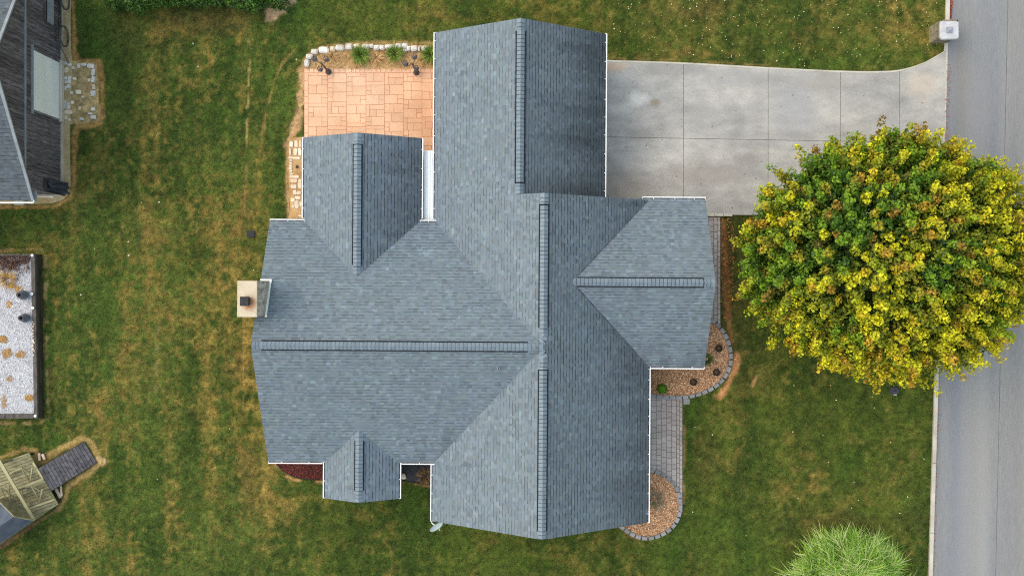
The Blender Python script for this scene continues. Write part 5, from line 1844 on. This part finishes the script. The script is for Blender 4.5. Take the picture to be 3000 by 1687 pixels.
scatter([(220, 40), (880, 60), (860, 1000), (520, 1640), (60, 1640), (160, 1260), (240, 700)], 14, .035, .03, .06, .02, .05, [A(224, 214, 180), A(236, 232, 214)], 'fallen_leaves', label='few pale fallen leaves on the left lawn', cat='leaves', lift=.02)
scatter([(2782, -20), (2792, -20), (2786, 62), (2779, 62)], 330, .018, .03, .07, .02, .05, [A(150, 70, 62), A(120, 56, 52), A(176, 96, 76), A(96, 50, 44)], 'leaf_litter', label='dark red leaf litter in the gutter above the pillar', cat='leaves', lift=.02)
scatter([(2772, 190), (2786, 190), (2784, 240), (2778, 350), (2776, 420), (2766, 420), (2768, 300)], 95, .045, .02, .06, .015, .04, [A(164, 100, 84), A(176, 126, 104), A(150, 94, 80)], 'leaf_litter', label='red leaf litter along the driveway mouth', cat='leaves', lift=.01)
scatter([(2744, 1090), (2754, 1090), (2738, 1687), (2730, 1687)], 130, .018, .03, .06, .02, .04, [A(150, 90, 84), A(180, 130, 110)], 'leaf_litter', label='thin leaf litter along the lower kerb', cat='leaves', lift=.01)
scatter([(2112, 640), (2150, 640), (2150, 900), (2130, 960), (2112, 900)], 260, .03, .04, .09, .02, .05, [A(150, 100, 62), A(130, 90, 58), A(104, 78, 50), A(186, 124, 66)], 'leaf_litter', label='orange brown leaf litter between brick strip and maple', cat='leaves', lift=.02)
scatter([(1700, 180), (2600, 215), (2740, 300), (2700, 600), (1900, 620)], 40, .036, .03, .06, .02, .04, [A(96, 84, 70), A(150, 110, 70)], 'fallen_leaves', label='few dark leaf bits on the driveway', cat='leaves', lift=.01)


# ------------------------------------------------------------------ the maple
tcx, tcy, tcz = 14.3, 1.2, 4.4
trx, try_, trz = 5.3, 4.38, 3.5
TREE = empty('maple_tree', (tcx, tcy, 0), 'large maple turning yellow and orange beside the driveway', 'tree')
mb = MB()
mb.tube([(tcx, tcy, -.1), (tcx + .03, tcy, .9), (tcx, tcy + .05, 2.0), (tcx + .05, tcy, 3.4), (tcx, tcy, 5.4)], [.34, .25, .21, .15, .06], 12)
tr_o = mb.build('trunk', M['bark'], TREE, smooth=True)
mb = MB()
for i in range(22):
    a = i * 2.4 + random.uniform(-.3, .3)
    z0_ = random.uniform(1.6, 4.2)
    L_ = random.uniform(2.6, 4.6)
    e_ = random.uniform(.25, .9)
    pts = [(tcx, tcy, z0_)]
    for k in range(1, 5):
        t = k / 4
        pts.append((tcx + math.cos(a) * L_ * t * math.cos(e_), tcy + math.sin(a) * L_ * t * math.cos(e_), min(z0_ + L_ * t * math.sin(e_) + .3 * t * t, 7.4)))
    mb.tube(pts, [.09, .07, .05, .03, .012], 6)
mb.build('limbs', M['bark'], TREE, smooth=True)


def maple():
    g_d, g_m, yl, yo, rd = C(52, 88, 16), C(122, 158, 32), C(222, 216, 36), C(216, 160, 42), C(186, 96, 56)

    def layer(NS, NL, r0, r1, Lr, rad, size, name, tip):
        i = np.arange(NS) + .5
        ct = 1 - 1.25 * i / NS                      # from the top down past the rim
        st = np.sqrt(np.clip(1 - ct ** 2, 0, 1))
        ph_ = i * 2.399963 + rng.normal(0, .16, NS)
        u = np.stack([st * np.cos(ph_), st * np.sin(ph_), ct], 1)
        lob = .78 + .40 * fbm(ph_ * 2.2 + 40, ct * 3.0 + 9, 1.0, 1.0, 601, 3)
        base_ = u * (lob * rng.uniform(r0, r1, NS))[:, None] * np.array([trx, try_, trz])
        out = u * np.array([1.05, 1.05, .6]) + np.array([.12, -.1, .62]) + rng.normal(0, .2, (NS, 3))
        out /= np.linalg.norm(out, axis=1)[:, None]
        Ls = rng.uniform(*Lr, NS)
        X, Y = base_[:, 0], base_[:, 1]
        hue = fbm(X + 100, Y + 100, 1.3, 1.3, 611, 3) + .20 * (X / trx) - .18 * (Y / try_) + rng.normal(0, .12, NS) + .07
        f = sstep(.36, .60, hue)[:, None]
        sc_ = (g_m * (1 - f) + yl * f) if tip else (C(74, 112, 22) * (1 - f) + C(140, 148, 30) * f)
        r1_ = rng.uniform(0, 1, NS)
        if tip:
            sc_ = np.where((r1_ < .2)[:, None], sc_ * .6 + yo * .4, sc_)
            sc_ = np.where((r1_ > .90 + .05 * (Y / try_) - .02)[:, None], sc_ * .45 + rd * .55, sc_)
        else:
            sc_ = np.where((r1_ > .9)[:, None], sc_ * .5 + C(128, 84, 36) * .5, sc_)
        t = rng.uniform(0, 1, (NS, NL)) ** .75
        r_ = (rad * (1 - .35 * t) + .04) * rng.uniform(.3, 1.0, (NS, NL)) ** .5
        rv = rng.normal(0, 1, (NS, NL, 3)); rv /= np.linalg.norm(rv, axis=2)[..., None]
        P = base_[:, None, :] + out[:, None, :] * (Ls[:, None] * (t - .45))[..., None] + rv * r_[..., None]
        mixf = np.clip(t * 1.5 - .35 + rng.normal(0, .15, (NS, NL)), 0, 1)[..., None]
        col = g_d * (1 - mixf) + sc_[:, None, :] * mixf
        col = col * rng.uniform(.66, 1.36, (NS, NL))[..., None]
        up_ = out[:, None, :] * .8 + rv * .7
        P = P.reshape(-1, 3) + np.array([tcx, tcy, tcz])
        leaf_quads(P, up_.reshape(-1, 3), size, col.reshape(-1, 3), name, TREE, spread=.55, aspect=.62)
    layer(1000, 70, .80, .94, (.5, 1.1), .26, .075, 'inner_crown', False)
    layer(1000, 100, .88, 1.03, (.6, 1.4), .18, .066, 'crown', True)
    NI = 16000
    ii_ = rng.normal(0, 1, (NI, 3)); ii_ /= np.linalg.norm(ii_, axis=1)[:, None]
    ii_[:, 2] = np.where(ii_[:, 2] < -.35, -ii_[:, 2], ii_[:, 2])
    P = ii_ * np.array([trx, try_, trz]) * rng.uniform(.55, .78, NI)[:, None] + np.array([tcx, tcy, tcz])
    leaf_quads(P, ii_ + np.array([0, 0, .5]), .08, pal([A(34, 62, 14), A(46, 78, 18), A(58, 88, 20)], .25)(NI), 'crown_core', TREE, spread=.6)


maple()

# ------------------------------------------------------------------ ornamental grass, hedge
x, y, _ = W(2466, 1694)
g = empty('ornamental_grass', (x, y, 0), 'big mound of pale striped ornamental grass by the road', 'ornamental grass')


NT = 210
tr_ = np.sqrt((np.arange(NT) + .5) / NT) * 1.85
ta_ = np.arange(NT) * 2.399963 + rng.normal(0, .2, NT)
tz_ = 1.25 * np.sqrt(np.clip(1 - (tr_ / 2.3) ** 2, 0, 1))
taz = ta_ + rng.normal(0, 1.0, NT)


def og_tufts(n_):
    k_ = rng.integers(0, NT, n_)
    jr = rng.normal(0, .11, (n_, 2))
    return (x + tr_[k_] * np.cos(ta_[k_]) * 1.1 + jr[:, 0], y + tr_[k_] * np.sin(ta_[k_]) - .12 + jr[:, 1], np.maximum(tz_[k_] - .35 + rng.normal(0, .08, n_), .02), taz[k_] + rng.normal(0, .24, n_))


def og_base(n_):
    t = rng.uniform(0, 2 * math.pi, n_); q = np.sqrt(rng.uniform(0, 1, n_)) * 1.3
    return x + q * np.cos(t) * 1.1, y + q * np.sin(t) - .12, np.full(n_, .0), t + rng.normal(0, .4, n_)


ribbons(8000, og_tufts, (.6, 1.2), (.9, 2.3), (.012, .026), pal([A(172, 204, 84), A(144, 188, 56), A(208, 226, 136), A(112, 164, 36), A(128, 178, 46), A(224, 234, 168)], .2), 'blades', M['leaf'], g, seg=6, el0=(.35, 1.25))
ribbons(2600, og_base, (1.0, 1.7), (.5, 1.3), (.02, .032), pal([A(84, 136, 32), A(110, 160, 44), A(62, 106, 26)], .2), 'stems', M['leaf'], g, seg=5)

hx0, hx1 = W(285, 0, 1.2)[0], W(835, 0, 1.2)[0]
hyb = W(0, 22, 1.2)[1]
hg = empty('hedge', ((hx0 + hx1) / 2, hyb + 1.5, 0), 'dense dark green hedge cut by the top edge of the picture', 'hedge')
NH = 30000
hx = rng.uniform(hx0, hx1, NH)
edge_ = hyb - .35 + .75 * fbm(hx, hx * 0, .9, .9, 701, 3) - .25
depth = rng.uniform(0, 3.4, NH) ** 1.0
hy = edge_ + .28 + depth
dome = np.clip(np.minimum((hx - hx0) / .8, (hx1 - hx) / .8), 0, 1) ** .5 * np.clip((depth + .08) / .9, 0, 1) ** .5
hz_ = 1.55 * dome * rng.uniform(.35, 1.0, NH) ** .4 + .1 + .25 * fbm(hx, hy, .5, .5, 711)
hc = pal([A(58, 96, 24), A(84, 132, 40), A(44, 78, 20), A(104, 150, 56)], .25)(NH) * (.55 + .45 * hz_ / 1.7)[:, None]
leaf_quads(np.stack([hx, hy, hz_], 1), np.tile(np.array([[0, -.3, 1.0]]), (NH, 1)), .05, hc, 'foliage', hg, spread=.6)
mb = MB()
for i in range(14):
    xx = hx0 + .6 + (hx1 - hx0 - 1.2) * i / 13
    mb.tube([(xx, hyb + 1.3, 0), (xx + .1, hyb + 1.2, .6), (xx, hyb + 1.0, 1.2)], [.05, .035, .012], 6)
mb.build('stems', M['bark'], hg)
